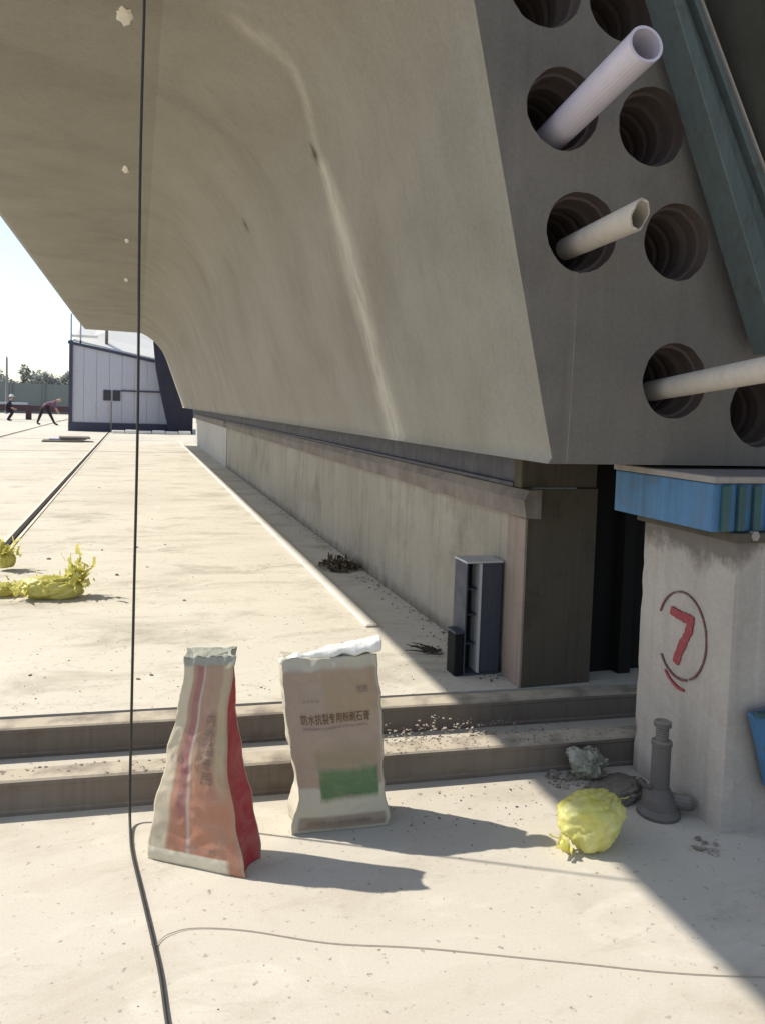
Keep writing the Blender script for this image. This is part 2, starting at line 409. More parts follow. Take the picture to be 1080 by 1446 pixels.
# ------------------------------------------------------------------ concrete box girder
YN, YF, XC = 2.44, 26.0, 4.6
def resample(P, n):
    L = [0]
    for a, b in zip(P, P[1:]): L.append(L[-1] + math.dist(a, b))
    out = []
    for k in range(n):
        t = L[-1] * k / (n - 1); i = max(q for q in range(len(L)) if L[q] <= t + 1e-9); i = min(i, len(P) - 2)
        f = (t - L[i]) / (L[i + 1] - L[i]); out.append((P[i][0] + (P[i + 1][0] - P[i][0]) * f, P[i][1] + (P[i + 1][1] - P[i][1]) * f))
    return out
NWEB = 64
P_near = resample([(1.42, 1.295)] + [(1.42 - .242 * (z - 1.295), z) for z in (1.6, 2.0, 2.4, 2.6, 2.824)] + [(1.008, 2.95), (.945, 3.07), (.86, 3.185), (.745, 3.30), (.60, 3.405), (.44, 3.495), (.28, 3.56), (.10, 3.615)], NWEB)
P_far = resample([(1.42, 1.295), (1.30, 1.65), (1.17, 2.0), (1.045, 2.35), (.92, 2.7), (.84, 2.90), (.75, 3.07), (.62, 3.24), (.46, 3.40), (.28, 3.53), (.10, 3.615)], NWEB)
TAIL = [(.10, 3.6151), (-.1, 3.628), (-.5, 3.634), (-1.0, 3.637), (-1.56, 3.64), (-1.60, 3.65), (-1.85, 3.95)]
def profile(y):
    f = 1 - math.exp(-(y - YN) / 2.6)
    return [(1.405, 1.273)] + [(a[0] + (b[0] - a[0]) * f, a[1] + (b[1] - a[1]) * f) for a, b in zip(P_near, P_far)] + TAIL
prof_web = profile(YN)
outer = prof_web + [(2 * XC - x, z) for x, z in reversed(prof_web)]
void = [(1.795, 2.95), (2.33, 1.76), (2.9, 1.70), (2 * XC - 2.9, 1.70), (2 * XC - 2.33, 1.76), (2 * XC - 1.795, 2.95), (2 * XC - 1.95, 3.52), (1.95, 3.52)]
HOLES = [(1.405, 2.52), (1.50, 2.103), (1.93, 1.59), (1.772, 2.513), (1.63, 2.93), (1.315, 2.925), (1.906, 2.107), (2.335, 1.49)]
HR = .142
girder = thing('box_girder', 'huge grey concrete box girder with slanted web and duct holes in its end', 'box girder', (XC, YN, 1.273))

def pale_amt(y, z):
    """0..1 nearness to the pale streak that runs down the web"""
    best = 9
    for (a, b) in zip(PALE_LINE, PALE_LINE[1:]):
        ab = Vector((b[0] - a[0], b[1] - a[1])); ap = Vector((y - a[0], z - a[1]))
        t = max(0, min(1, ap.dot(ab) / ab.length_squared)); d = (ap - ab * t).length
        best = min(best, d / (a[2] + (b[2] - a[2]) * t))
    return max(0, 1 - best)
# the streak: y, z, half width, strength

PALE_LINE = [(4.18, 3.42, .10, .6), (4.08, 3.30, .09, .6), (4.06, 3.20, .07, .7), (4.16, 3.07, .07, .7), (4.33, 2.90, .08, .7), (4.28, 2.75, .12, 1), (4.25, 2.5, .20, 1), (4.225, 2.1, .22, 1), (4.215, 1.64, .20, 1), (4.19, 1.29, .22, 1)]
bm = bmesh.new()
ys = []
y = YN
while y < 7.0: ys.append(y); y += .035
while y < 12: ys.append(y); y += .25
while y < YF - .6: ys.append(y); y += 1.5
ys.append(YF)
lay = bm.verts.layers.float.new('pale_streak'); lay2 = bm.verts.layers.float.new('rust')
grid = []
rows = prof_web
profs = [profile(y) for y in ys]
for ir in range(len(rows)):
    r = []
    for iy, y in enumerate(ys):
        x, z = profs[iy][ir]
        dx = 0.0
        if 1.3 < z < 3.55: dx = .004 * noise.noise((y * .8, z * .9, 3)) + .0018 * noise.noise((y * 3, z * 3, 8))
        v = bm.verts.new((x + dx, y, z))
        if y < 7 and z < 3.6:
            v[lay] = .42 * pale_amt(y, z) ** 1.1 * (1 if z < 2.8 else .55)
            d = math.hypot((y - 4.36) / .03, (z - 2.88) / .04); v[lay2] = max(0, min(1, 1.6 - d))
            d = math.hypot((y - 6.63) / .05, (z - 2.96) / .05); v[lay2] = max(v[lay2], max(0, min(.7, 1.2 - d)))
        r.append(v)
    grid.append(r)
for (a, b), (ra, rb) in zip(zip(grid, grid[1:]), zip(rows, rows[1:])):
    if abs(ra[0] - rb[0]) < 1e-6 and abs(ra[1] - rb[1]) < .001: continue
    for i in range(len(ys) - 1): bm.faces.new((a[i], b[i], b[i + 1], a[i + 1]))
for f in bm.faces: f.smooth = True
# remaining outer faces: deck, soffit, far side
no = len(prof_web)
far = [(p, q) for p, q in zip(outer, outer[1:] + outer[:1])][no - 1:]
for (p, q) in far:
    f = bm.faces.new([bm.verts.new(v) for v in ((p[0], YN, p[1]), (q[0], YN, q[1]), (q[0], YF, q[1]), (p[0], YF, p[1]))])
# far end cap
pf = profile(YF); f = bm.faces.new([bm.verts.new((x, YF, z)) for x, z in pf + [(2 * XC - x, z) for x, z in reversed(prof_web)]])
# inner void walls
YV = 9.0
for p, q in zip(void, void[1:] + void[:1]):
    bm.faces.new([bm.verts.new(v) for v in ((p[0], YN, p[1]), (p[0], YV, p[1]), (q[0], YV, q[1]), (q[0], YN, q[1]))])
bm.faces.new([bm.verts.new((x, YV, z)) for x, z in void])
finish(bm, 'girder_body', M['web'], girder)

# near end face with the holes cut out
pts, loops = [], []
def hr(hx, hz, k):
    a = 2 * math.pi * k / 48; c_, s_ = math.cos(a), math.sin(a)
    return HR * (1 + .03 * noise.noise((c_ * 1.3 + hx * 9, s_ * 1.3, hz * 9)) + .022 * noise.noise((c_ * 6 + hx * 9, s_ * 6, hz * 9)))
def addloop(pp):
    i0 = len(pts); pts.extend(Vector(p) for p in pp); loops.append(list(range(i0, len(pts))))
addloop(outer); addloop(void)
for (hx, hz) in HOLES:
    # keep the hole clear of the void edge
    addloop([(hx + hr(hx, hz, k) * math.cos(2 * math.pi * k / 48), hz + hr(hx, hz, k) * math.sin(2 * math.pi * k / 48)) for k in range(48)])
def inside(p, poly):
    c = False; j = len(poly) - 1
    for i in range(len(poly)):
        a, b = poly[i], poly[j]
        if (a[1] > p[1]) != (b[1] > p[1]) and p[0] < (b[0] - a[0]) * (p[1] - a[1]) / (b[1] - a[1]) + a[0]: c = not c
        j = i
    return c
edges = [(l[i], l[(i + 1) % len(l)]) for l in loops for i in range(len(l))]
res = geometry.delaunay_2d_cdt(pts, edges, [], 0, 1e-6)
bm = bmesh.new(); vv = [bm.verts.new((p.x, YN, p.y)) for p in res[0]]
for f in res[2]:
    c = sum((res[0][i] for i in f), Vector((0, 0))) / len(f)
    if not inside(c, outer) or inside(c, void): continue
    if any(inside(c, [pts[i_] for i_ in l_]) for l_ in loops[2:]): continue
    bm.faces.new([vv[i] for i in f])
for v in [v for v in bm.verts if not v.link_faces]: bm.verts.remove(v)
for f in bm.faces:
    f.normal_update()
    if f.normal.y > 0: f.normal_flip()
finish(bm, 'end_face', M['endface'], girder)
bm = bmesh.new(); tube(bm, [(1.494, YN + .001, 1.90), (1.49, YN + .001, 1.72), (1.487, YN + .001, 1.5), (1.482, YN + .001, 1.28)], [.002, .003, .002, .003], 6); finish(bm, 'grout_run', M['ledge'], girder)
for k, (px_, py_, sx_, sy_) in enumerate(((-.096, 4.74, .045, .10), (-.136, 7.8, .028, .12), (-.163, 11.2, .028, .15), (-.22, 14.8, .035, .2))):
    bm = bmesh.new(); bmesh.ops.create_icosphere(bm, subdivisions=3, radius=1)
    for v in bm.verts:
        w_ = 1 + .5 * noise.noise(v.co * 2 + Vector((k * 9, 0, 0))); v.co = Vector((px_ + v.co.x * sx_ * w_, py_ + v.co.y * sy_ * w_, 3.627 + v.co.z * .008))
    finish(bm, 'grout_patch', M['kerb'], girder, smooth=True)
# duct sleeves: corrugated recesses
for (hx, hz) in HOLES:
    bm = bmesh.new(); n = 48; rings = []; rr_ = random.Random(int(hx * 100))
    prof = [(1, YN), (.985, YN + .03), (.97, YN + .045), (.90, YN + .048), (.89, YN + .10)]
    for k in range(4):
        g_ = rr_.uniform(-.012, .012)
        prof += [(.86 - .02 * k + g_, YN + .115 + .08 * k), (.82 - .02 * k, YN + .13 + .08 * k), (.82 - .02 * k, YN + .17 + .08 * k)]
    prof += [(.03, YN + .50)]
    for r, y in prof: rings.append([bm.verts.new((hx + r * hr(hx, hz, k) * math.cos(2 * math.pi * k / n), y, hz + r * hr(hx, hz, k) * math.sin(2 * math.pi * k / n))) for k in range(n)])
    for a, b in zip(rings, rings[1:]):
        for k in range(n): bm.faces.new((a[k], b[k], b[(k + 1) % n], a[(k + 1) % n]))
    finish(bm, 'duct_sleeve', M['duct'], girder, smooth=False)

# PVC pipes standing out of the holes
def pipe(a, b, r0, r1, mat, label, cut=0):
    a, b = Vector(a), Vector(b); t = thing('duct_pipe', label, 'plastic pipe', a, 'plastic pipes in the duct holes')
    bm = bmesh.new(); n = 28; d = (b - a).normalized(); u = d.cross(Vector((0, 0, 1))).normalized(); v = u.cross(d)
    rings = []
    for (s, r) in ((0, r0), (.5, (r0 + r1) / 2), (1, r1), (1, r1 * .84), (.45, (r0 + r1) / 2 * .82)):
        ring = []
        for k in range(n):
            th = 2 * math.pi * k / n; q = u * math.cos(th) * r + v * math.sin(th) * r
            p = a + (b - a) * s + q + (d * cut * (math.sin(th + .9) + .14 * math.sin(3 * th) + .08 * math.sin(7 * th)) * r if s == 1 else Vector((0, 0, 0)))
            ring.append(bm.verts.new(p))
        rings.append(ring)
    for p, q in zip(rings, rings[1:]):
        for k in range(n): bm.faces.new((p[k], p[(k + 1) % n], q[(k + 1) % n], q[k]))
    bm.faces.new(rings[0][::-1]); bmesh.ops.recalc_face_normals(bm, faces=bm.faces)
    o = finish(bm, 'pipe_wall', mat, t, smooth=False)
    bm = bmesh.new(); c = a + (b - a) * .47; q = [bm.verts.new(c + (u * math.cos(2 * math.pi * k / n) + v * math.sin(2 * math.pi * k / n)) * r1 * .8) for k in range(n)]
    bm.faces.new(q); finish(bm, 'pipe_plug', M['duct'], t)
pipe((1.440, 2.62, 2.463), (1.418, 2.00, 2.555), .056, .057, M['pvc'], 'longest bright white plastic pipe, sticking up out of an upper hole')
pipe((1.534, 2.60, 2.077), (1.497, 2.10, 2.087), .042, .046, M['pvcb'], 'cream plastic pipe with ragged cut end in the middle duct hole', .9)
pipe((1.94, 2.60, 1.555), (1.868, 1.83, 1.624), .040, .042, M['pvcb'], 'low horizontal plastic pipe reaching right towards the frame edge')

# teal steel form leg in front of the end face, and the dark form panel behind it
t = thing('form_strut', 'leaning teal-grey steel channel beside the duct holes', 'steel strut', (2.2, 2.3, 1.7))
a0 = Vector((1.52, 2.38, 3.30)); a1 = Vector((2.22, 2.34, 1.70))
d = (a1 - a0).normalized(); side = Vector((d.z, 0, -d.x)); side = side if side.x > 0 else -side; out = Vector((0, -1, 0))
def strip(nm, s0, s1, o0, o1, mat, par):
    bm = bmesh.new()
    P = []
    for e, k in ((a0, .46), (a1, 1.5)):
        for (s, o) in ((s0, o0), (s1, o0), (s1, o1), (s0, o1)): P.append(bm.verts.new(e + side * s * k + out * o))
    for q in ((3, 2, 1, 0), (4, 5, 6, 7), (0, 1, 5, 4), (1, 2, 6, 5), (2, 3, 7, 6), (3, 0, 4, 7)): bm.faces.new([P[i] for i in q])
    bmesh.ops.recalc_face_normals(bm, faces=bm.faces)
    bmesh.ops.bevel(bm, geom=list(bm.edges), offset=.003, segments=1, affect='EDGES')
    return finish(bm, nm, mat, par)
strip('flange', .0, .055, -.03, .10, M['teal'], t)
strip('web_plate', .055, .125, -.03, .055, M['teal'], t)
strip('flange', .125, .150, -.03, .09, M['teal'], t)
strip('edge_lip', .152, .158, -.03, .10, M['plate'], t)
t = thing('inner_formwork', 'dark olive steel inner form filling the hollow end of the girder', 'formwork', (3.2, 2.7, 1.7))
bm = bmesh.new(); cx = XC; k = .985
prism(bm, [(XC + (x - XC) * .985, 2.62, 2.4 + (z - 2.4) * .97) for x, z in void], (0, .06, 0)); finish(bm, 'form_panel', M['olive'], t)
for q in (.12, .42, .8):
    bm = bmesh.new(); e0 = Vector((1.72 + q, 2.6, 2.93)); e1 = Vector((2.26 + q, 2.6, 1.75))
    tube(bm, [e0, e1], .03, 4); finish(bm, 'rib', M['olive'], t)

t = thing('shading_form', 'added dark steel form panel, mostly out of view, shading the girder end', 'formwork', (2.4, 2.2, 1.6))  # added panel, mostly unseen, keeps light off the girder end and pillar
bm = bmesh.new()
prism(bm, [(1.60, 2.335, 3.75), (2.33, 2.335, 1.72), (2.45, 2.20, 1.36), (3.3, .4, 1.36), (3.0, .4, 3.75)], (.03, .02, 0)); finish(bm, 'form_panel', M['olive'], t)
for k in (.25, .5, .75):
    a_ = Vector((1.60, 2.33, 3.75)).lerp(Vector((3.0, .4, 3.75)), k); b_ = Vector((2.42, 2.22, 1.40)).lerp(Vector((3.3, .4, 1.40)), k)
    bm = bmesh.new(); tube(bm, [a_ + Vector((-.02, -.02, 0)), b_ + Vector((-.02, -.02, 0))], .03, 4); finish(bm, 'rib', M['olive'], t)
# ------------------------------------------------------------------ support walls under the girder
def wall(label, y0, y1, mat, xa=1.80, xb=2.18):
    t = thing('support_wall', label, 'wall', ((xa + xb) / 2, y0, Z1), 'support walls under the girder')
    bm = bmesh.new()
    ny = max(2, int((y1 - y0) / .5)); nz = 6; g = []
    for j in range(nz + 1):
        z = Z1 - .004 + (.952 - Z1) * j / nz
        g.append([bm.verts.new((xa + .005 * noise.noise((y0 + (y1 - y0) * i / ny, z * 2, 5)), y0 + (y1 - y0) * i / ny, z)) for i in range(ny + 1)])
    for a, b in zip(g, g[1:]):
        for i in range(ny): bm.faces.new((a[i], b[i], b[i + 1], a[i + 1]))
    for f in bm.faces: f.smooth = True
    z0, z1 = Z1 - .004, .948
    for q in (((xa, y0, z0), (xb, y0, z0), (xb, y0, z1), (xa, y0, z1)), ((xb, y0, z0), (xb, y1, z0), (xb, y1, z1), (xb, y0, z1)),
              ((xa, y1, z0), (xa, y1, z1), (xb, y1, z1), (xb, y1, z0)), ((xa, y0, z1), (xb, y0, z1), (xb, y1, z1), (xa, y1, z1))):
        bm.faces.new([bm.verts.new(v) for v in q])
    finish(bm, 'wall_body', mat, t)
    return t
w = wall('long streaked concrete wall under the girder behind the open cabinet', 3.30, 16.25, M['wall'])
finish(bx(1.80, 2.178, 3.284, 3.299, Z1, 1.09, bev=.002), 'end_shade_board', M['darkwood'], w)  # dark board put in for the deep shade on the wall end
finish(bx(1.785, 1.799, 3.285, 3.47, Z1, .945, bev=.002), 'edge_board', M['plywood'], w)
bm = bmesh.new(); n = 40
R_ = []
for i in range(n + 1):
    y = 3.22 + (16.25 - 3.22) * i / n
    e = .012 * noise.noise((y * 1.7, 0, 1)); f_ = .012 * noise.noise((y * 2.1, 4, 1))
    R_.append([bm.verts.new(p) for p in ((1.83, y, .952), (1.745 + e, y, .955 + f_ * .6), (1.735 + f_, y, 1.04), (1.755 + e, y, 1.088), (1.83, y, 1.09))])
for a, b in zip(R_, R_[1:]):
    for k in range(5): bm.faces.new((a[k], b[k], b[(k + 1) % 5], a[(k + 1) % 5]))
bm.faces.new(R_[0]); bm.faces.new(R_[-1][::-1]); bmesh.ops.recalc_face_normals(bm, faces=bm.faces)
finish(bm, 'ledge', M['ledge'], w)
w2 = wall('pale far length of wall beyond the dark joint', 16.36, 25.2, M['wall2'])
finish(bx(1.74, 2.2, 16.36, 25.2, .953, 1.09, bev=.01), 'ledge', M['ledge'], w2)
finish(bx(2.0, 2.15, 16.252, 16.358, Z1, 1.08), 'joint_filler', M['black'], w2)
finish(bx(1.84, 2.05, 25.202, 25.5, Z1, 1.05, bev=.01), 'end_block', M['wall2'], w2)

bm = bmesh.new()
t = thing('bearing_beam', 'grey-blue steel beam between the long wall and the girder bottom', 'steel beam', (1.9, 3.38, 1.09))
for (x0, x1, z0, z1, nm) in ((1.755, 2.1, 1.092, 1.112, 'flange'), (1.755, 2.1, 1.245, 1.265, 'flange'), (1.775, 1.80, 1.112, 1.245, 'web_plate')):
    finish(bx(x0, x1, 3.38, 25.0, z0, z1, bev=.002), nm, M['bluebeam'], t)
# dark packing board, and a black sheet standing in for the gap's shade
t = thing('packing_timber', 'dark packing board on top of the wall end under the girder', 'timber board', (2.1, 3.3, 1.1))
finish(bx(1.76, 2.18, 3.30, 3.376, 1.093, 1.268, bev=.004), 'board', M['darkwood'], t)
t = thing('gap_shade_sheet', 'black sheet put in for the deep shade under the girder behind the pillar', 'wall', (2.8, 3.45, Z1))
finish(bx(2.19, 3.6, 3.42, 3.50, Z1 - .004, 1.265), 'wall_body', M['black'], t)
finish(bx(2.40, 2.47, 3.36, 3.42, Z1, 1.265), 'shade_stud', M['black'], t)

# ------------------------------------------------------------------ numbered pillar with blue steel cap
p = thing('concrete_pillar', 'pale concrete pillar marked with a red circled 7 under a blue cap', 'pillar', (2.2, 2.38, 0))
bm = bmesh.new()
PX0, PX1, PY0, PY1 = 1.97, 2.47, 2.125, 2.64
nz, ny = 60, 12; g = []
ring = [(PX0, PY1), (PX0, PY0), (PX1, PY0), (PX1, PY1)]
per = []
for (a, b) in zip(ring, ring[1:] + ring[:1]):
    for i in range(ny): per.append((a[0] + (b[0] - a[0]) * i / ny, a[1] + (b[1] - a[1]) * i / ny))
for j in range(nz + 1):
    z = 1.062 * j / nz; row = []
    for i, (x, y) in enumerate(per):
        e = .004 * noise.noise((x * 6, y * 6, z * 6)) + .0025 * noise.noise((x * 19, y * 19, z * 19))
        chip = (.010 + .018 * max(0, noise.noise((i, z * 9, 2))) + .03 * max(0, noise.noise((i, z * 4, 7)) - .25)) if i % ny == 0 else 0
        sx = (1 if x < 2.2 else -1); sy = (1 if y < 2.38 else -1)
        row.append(bm.verts.new((x + e + sx * chip * .6, y + e + sy * chip * .6, z)))
    g.append(row)
n = len(per)
for a, b in zip(g, g[1:]):
    for i in range(n): bm.faces.new((a[i], a[(i + 1) % n], b[(i + 1) % n], b[i]))
bm.faces.new(g[-1]); bmesh.ops.recalc_face_normals(bm, faces=bm.faces)
finish(bm, 'shaft', M['pillar'], p)
cap = finish(bx(1.87, 2.60, 2.137, 2.70, 1.066, 1.232, bev=.006, seg=2), 'steel_cap', M['blue'], p)
for x in (1.90, 1.965, 2.03, 2.10, 2.17, 2.25):
    finish(bx(x, x + .03, 2.118, 2.136, 1.07, 1.228, bev=.002), 'stiffener', M['tealdark'], cap)
bm = bmesh.new(); lathe(bm, [(.018, 0), (.018, .02), (.010, .022), (.010, .04)], (2.03, 2.105, 1.055), 6, 'Y'); finish(bm, 'bolt', M['plate'], cap)
finish(bx(1.865, 2.62, 2.13, 2.71, 1.234, 1.258, bev=.003), 'top_plate', M['plate'], p)
finish(bx(1.952, 2.49, 2.107, 2.66, 1.030, 1.065, bev=.008, seg=2), 'mortar_bed', M['darkwood'], p)
# painted mark: brush strokes, 1 mm proud of the left face
def stroke(nm, pts, w, mat, lift=0):
    pts = spline(pts, 10); bm = bmesh.new(); L = []
    for i, q in enumerate(pts):
        tdir = (pts[min(i + 1, len(pts) - 1)] - pts[max(0, i - 1)]); nrm = Vector((0, -tdir.z, tdir.y)).normalized()
        wi = w * (1 + .22 * noise.noise((i * .9, w * 90, 0))) * (1 if 0 < i < len(pts) - 1 else .7)
        L.append((bm.verts.new((PX0 - .0065 - lift, q.y - nrm.y * wi, q.z - nrm.z * wi)), bm.verts.new((PX0 - .0065 - lift, q.y + nrm.y * wi, q.z + nrm.z * wi))))
    for a, b in zip(L, L[1:]): bm.faces.new((a[0], a[1], b[1], b[0]))
    r = bmesh.ops.extrude_face_region(bm, geom=list(bm.faces)); vs = [e for e in r['geom'] if isinstance(e, bmesh.types.BMVert)]
    bmesh.ops.translate(bm, verts=vs, vec=(.012, 0, 0)); bmesh.ops.recalc_face_normals(bm, faces=bm.faces)
    return finish(bm, nm, mat, p)
stroke('painted_seven', [(0, 2.440, .715), (0, 2.40, .708), (0, 2.355, .705), (0, 2.33, .708)], .0175, M['redpaint'])
stroke('painted_seven', [(0, 2.325, .722), (0, 2.335, .66), (0, 2.37, .59), (0, 2.398, .52)], .0175, M['redpaint'], .0006)
cy_, cz_ = 2.375, .633
def arc(a0_, a1_, dr=0, w=.0032):
    st = 14 if a1_ > a0_ else -14
    stroke('painted_ring', [(0, cy_ + (.135 + dr) * math.cos(R(a)), cz_ + (0 if a < 240 else 0) + (.165 + dr) * math.sin(R(a))) for a in range(a0_, a1_ + (1 if st > 0 else -1), st)], w, M['brownpaint'])
arc(22, 250); arc(252, 330, .001, .0042)
stroke('painted_ring', [(0, 2.455, .475), (0, 2.42, .448), (0, 2.38, .432), (0, 2.345, .432)], .005, M['redpaint'])

# blue steel brace right of the pillar
t = thing('steel_brace', 'slanting blue steel plate at the right side of the numbered pillar', 'steel brace', (2.4, 2.06, 0))
bm = bmesh.new(); prism(bm, [(2.03, 2.07, .44), (2.75, 2.07, .50), (2.75, 2.07, .0), (2.42, 2.07, .0), (2.12, 2.07, .17)], (0, .03, 0))
bmesh.ops.bevel(bm, geom=list(bm.edges), offset=.003, segments=1, affect='EDGES'); finish(bm, 'brace_plate', M['blue'], t)
finish(bx(2.03, 2.75, 2.04, 2.069, .44, .455), 'flange', M['tealdark'], t)

# screw jack
t = thing('screw_jack', 'dusty dark steel screw jack standing by the pillar foot', 'jack', (1.845, 2.30, 0))
bm = bmesh.new(); lathe(bm, [(.078, 0), (.078, .012), (.066, .03), (.058, .06), (.044, .085), (.037, .10)], (1.845, 2.30, 0), 24); finish(bm, 'base', M['jack'], t)
bm = bmesh.new(); lathe(bm, [(.034, .10), (.034, .255), (.037, .258), (.037, .272), (.03, .275)], (1.845, 2.30, 0), 24); finish(bm, 'cylinder', M['jack'], t)
bm = bmesh.new(); prof = []
for k in range(6): prof += [(.024, .275 + k * .008), (.020, .279 + k * .008)]
prof += [(.02, .324)]
lathe(bm, prof, (1.845, 2.30, 0), 20); finish(bm, 'screw', M['jack'], t)
bm = bmesh.new(); lathe(bm, [(.022, .324), (.031, .327), (.031, .343), (.024, .347)], (1.845, 2.30, 0), 20); finish(bm, 'saddle', M['jack'], t)
bm = bmesh.new(); tube(bm, [(1.81, 2.30, .10), (1.775, 2.30, .115), (1.755, 2.31, .14)], .008, 8); finish(bm, 'handle_socket', M['jack'], t)
bm = bmesh.new(); tube(bm, [(1.88, 2.29, .05), (1.94, 2.25, .05), (1.95, 2.245, .05)], [.03, .028, .022], 14); finish(bm, 'pump_lug', M['jack'], t)

# ------------------------------------------------------------------ crumpled things
def crumple(name, label, cat, c, size, mat, seed, amp=.35, flat=.0, group=None, yaw_=0, flap=None, freq=1.3, fine=1.0):
    rnd = random.Random(seed); bm = bmesh.new()
    bmesh.ops.create_icosphere(bm, subdivisions=5, radius=1)
    off = Vector((rnd.uniform(0, 50), rnd.uniform(0, 50), rnd.uniform(0, 50)))
    for v in bm.verts:
        q = v.co.copy(); r = 1.0
        a = noise.noise(q * freq + off); b = abs(noise.noise(q * freq * 2.2 + off * 2)); d_ = abs(noise.noise(q * freq * 4.5 + off * 3))
        r += amp * (a * 1.1 - b * 1.0 - d_ * .55 * fine - .45 * fine * abs(noise.noise(q * freq * 8 + off)) + .32)
        v.co = q * r
    xs = [v.co for v in bm.verts]; zmin = min(x.z for x in xs)
    for v in bm.verts:
        v.co.x *= size[0]; v.co.y *= size[1]; v.co.z = (v.co.z - zmin) * size[2] / 1.9
        if v.co.z < size[2] * .12: v.co.z *= .3
    bmesh.ops.rotate(bm, verts=bm.verts, cent=(0, 0, 0), matrix=Matrix.Rotation(yaw_, 3, 'Z'))
    if flap:
        # gathered neck: a fan of film sticking out
        for (dx, dy, dz, w_) in flap:
            base = Vector((0, 0, size[2] * .5)); tip = Vector((dx, dy, dz)); n = 14; ringa, ringb = [], []
            ax = (tip - base).normalized(); u = ax.cross(Vector((.3, .2, 1))).normalized(); vv_ = ax.cross(u)
            prev = None
            for s in range(7):
                f = s / 6; cen = base.lerp(tip, f); rr = w_ * (.8 - .1 * f + .35 * f * f)
                ring = []
                for k in range(n * 2):
                    th = math.pi * k / n; wob = 1 + (.3 if k % 2 else -.3) * f + .8 * noise.noise((k * .45, f * 3, seed)) + .3 * noise.noise((k * 1.9, f * 7, seed))
                    ring.append(bm.verts.new(cen + (u * math.cos(th) + vv_ * math.sin(th) * .7) * rr * wob + ax * 1.6 * w_ * noise.noise((k * .8, 5, seed)) * f))
                if prev:
                    for k in range(n * 2): bm.faces.new((prev[k], prev[(k + 1) % (2 * n)], ring[(k + 1) % (2 * n)], ring[k]))
                prev = ring
    bmesh.ops.translate(bm, verts=bm.verts, vec=c)
    o = finish(bm, name, mat, None, smooth=True, origin=c)
    return tag(o, label, cat, group)
def ribbons(bm, rnd, c, spread, n, L, w, upk):
    """torn folds of film standing out of a crumpled bag"""
    for _ in range(n):
        p = Vector((c[0] + rnd.gauss(0, spread[0]), c[1] + rnd.gauss(0, spread[1]), c[2] + abs(rnd.gauss(0, spread[2]))))
        d = Vector((rnd.gauss(0, 1), rnd.gauss(0, 1), upk + rnd.random())).normalized(); sd = d.cross(Vector((rnd.gauss(0, 1), rnd.gauss(0, 1), .2))).normalized()
        l = L * rnd.uniform(.5, 1.2); ww = w * rnd.uniform(.6, 1.4); prev = None
        for k in range(6):
            f = k / 5; bend = sd.cross(d) * (math.sin(f * 3 + p.x * 40) * .3 * l)
            q = p + d * l * f + bend; e = ww * (1 - .55 * f) * (1 + .35 * noise.noise((p.x * 60, f * 4, p.y * 60)))
            cr = d.cross(sd) * e * .45
            row = [bm.verts.new(max_z(q - sd * e)), bm.verts.new(max_z(q + cr)), bm.verts.new(max_z(q + sd * e + d * .2 * e))]
            if prev:
                for a_ in (0, 1): bm.faces.new((prev[a_], prev[a_ + 1], row[a_ + 1], row[a_]))
            prev = row
def max_z(v): v.z = max(.004, v.z); return v
def bag(label, c, size, mat, seed, knot=(1, .2, .5), tufts=(), yaw_=0, wr=.16, lump=.22):
    """tied bag of thin film: sagging body, wrinkles running to the knot, torn tufts"""
    rnd = random.Random(seed); bm = bmesh.new(); bmesh.ops.create_icosphere(bm, subdivisions=5, radius=1)
    K = Vector(knot).normalized(); U = K.orthogonal().normalized(); V = K.cross(U); off = Vector((seed * 1.7, seed * .9, seed * 2.3))
    for v in bm.verts:
        q = v.co.normalized(); ck = q.dot(K); th = math.atan2(q.dot(V), q.dot(U)); near = math.exp(-(1 - ck) * 1.1)
        tw = th + .5 * noise.noise(q * 1.4 + off)
        w_ = abs(noise.noise((math.cos(tw) * 2.6, math.sin(tw) * 2.6, seed))) + .6 * abs(noise.noise((math.cos(tw) * 6, math.sin(tw) * 6, seed + 2 + ck)))
        r = 1 + lump * noise.noise(q * 1.1 + off) + lump * .6 * (.3 - abs(noise.noise(q * 2.3 + off))) - wr * w_ * (.35 + near) - .10 * abs(noise.noise(q * 4.5 + off)) - .05 * abs(noise.noise(q * 10 + off))
        if ck > .9: r += (ck - .9) * 2.2
        v.co = q * r
    zs = min(v.co.z for v in bm.verts)
    for v in bm.verts:
        z = (v.co.z - zs) / 1.9; z = z if z > .16 else .16 * (z / .16) ** 3
        fl = 1 + .18 * max(0, .25 - z) * 4
        v.co = Vector((v.co.x * size[0] * fl, v.co.y * size[1] * fl, z * size[2] + .001))
    for (tc, sp_, n_, L_, w_, u_) in tufts: ribbons(bm, rnd, tc, sp_, n_, L_, w_, u_)
    bmesh.ops.rotate(bm, verts=bm.verts, cent=(0, 0, 0), matrix=Matrix.Rotation(yaw_, 3, 'Z'))
    bmesh.ops.translate(bm, verts=bm.verts, vec=c)
    o = finish(bm, 'plastic_bag', mat, None, smooth=True, origin=c)
    return tag(o, label, 'plastic bag', 'yellow plastic bags')
bag('pale yellow plastic bag lump lying by the screw jack', (1.485, 2.19, 0), (.125, .10, .165), M['yellow'], 11, (.9, .5, .55), [((-.115, -.02, .02), (.015, .02, .01), 5, .05, .018, .1), ((.10, .05, .09), (.01, .01, .01), 4, .05, .016, .3)])
bag('largest olive-yellow plastic bag with a raised tuft on the raised slab', (-.52, 5.50, Z1), (.20, .12, .16), M['yellowgreen'], 12, (.8, .1, .8), [((.15, .02, .07), (.035, .03, .07), 110, .075, .014, 1.0), ((-.13, -.03, .03), (.05, .03, .025), 60, .055, .012, .8), ((.0, -.02, .06), (.10, .05, .03), 90, .05, .012, .5)], wr=.3)
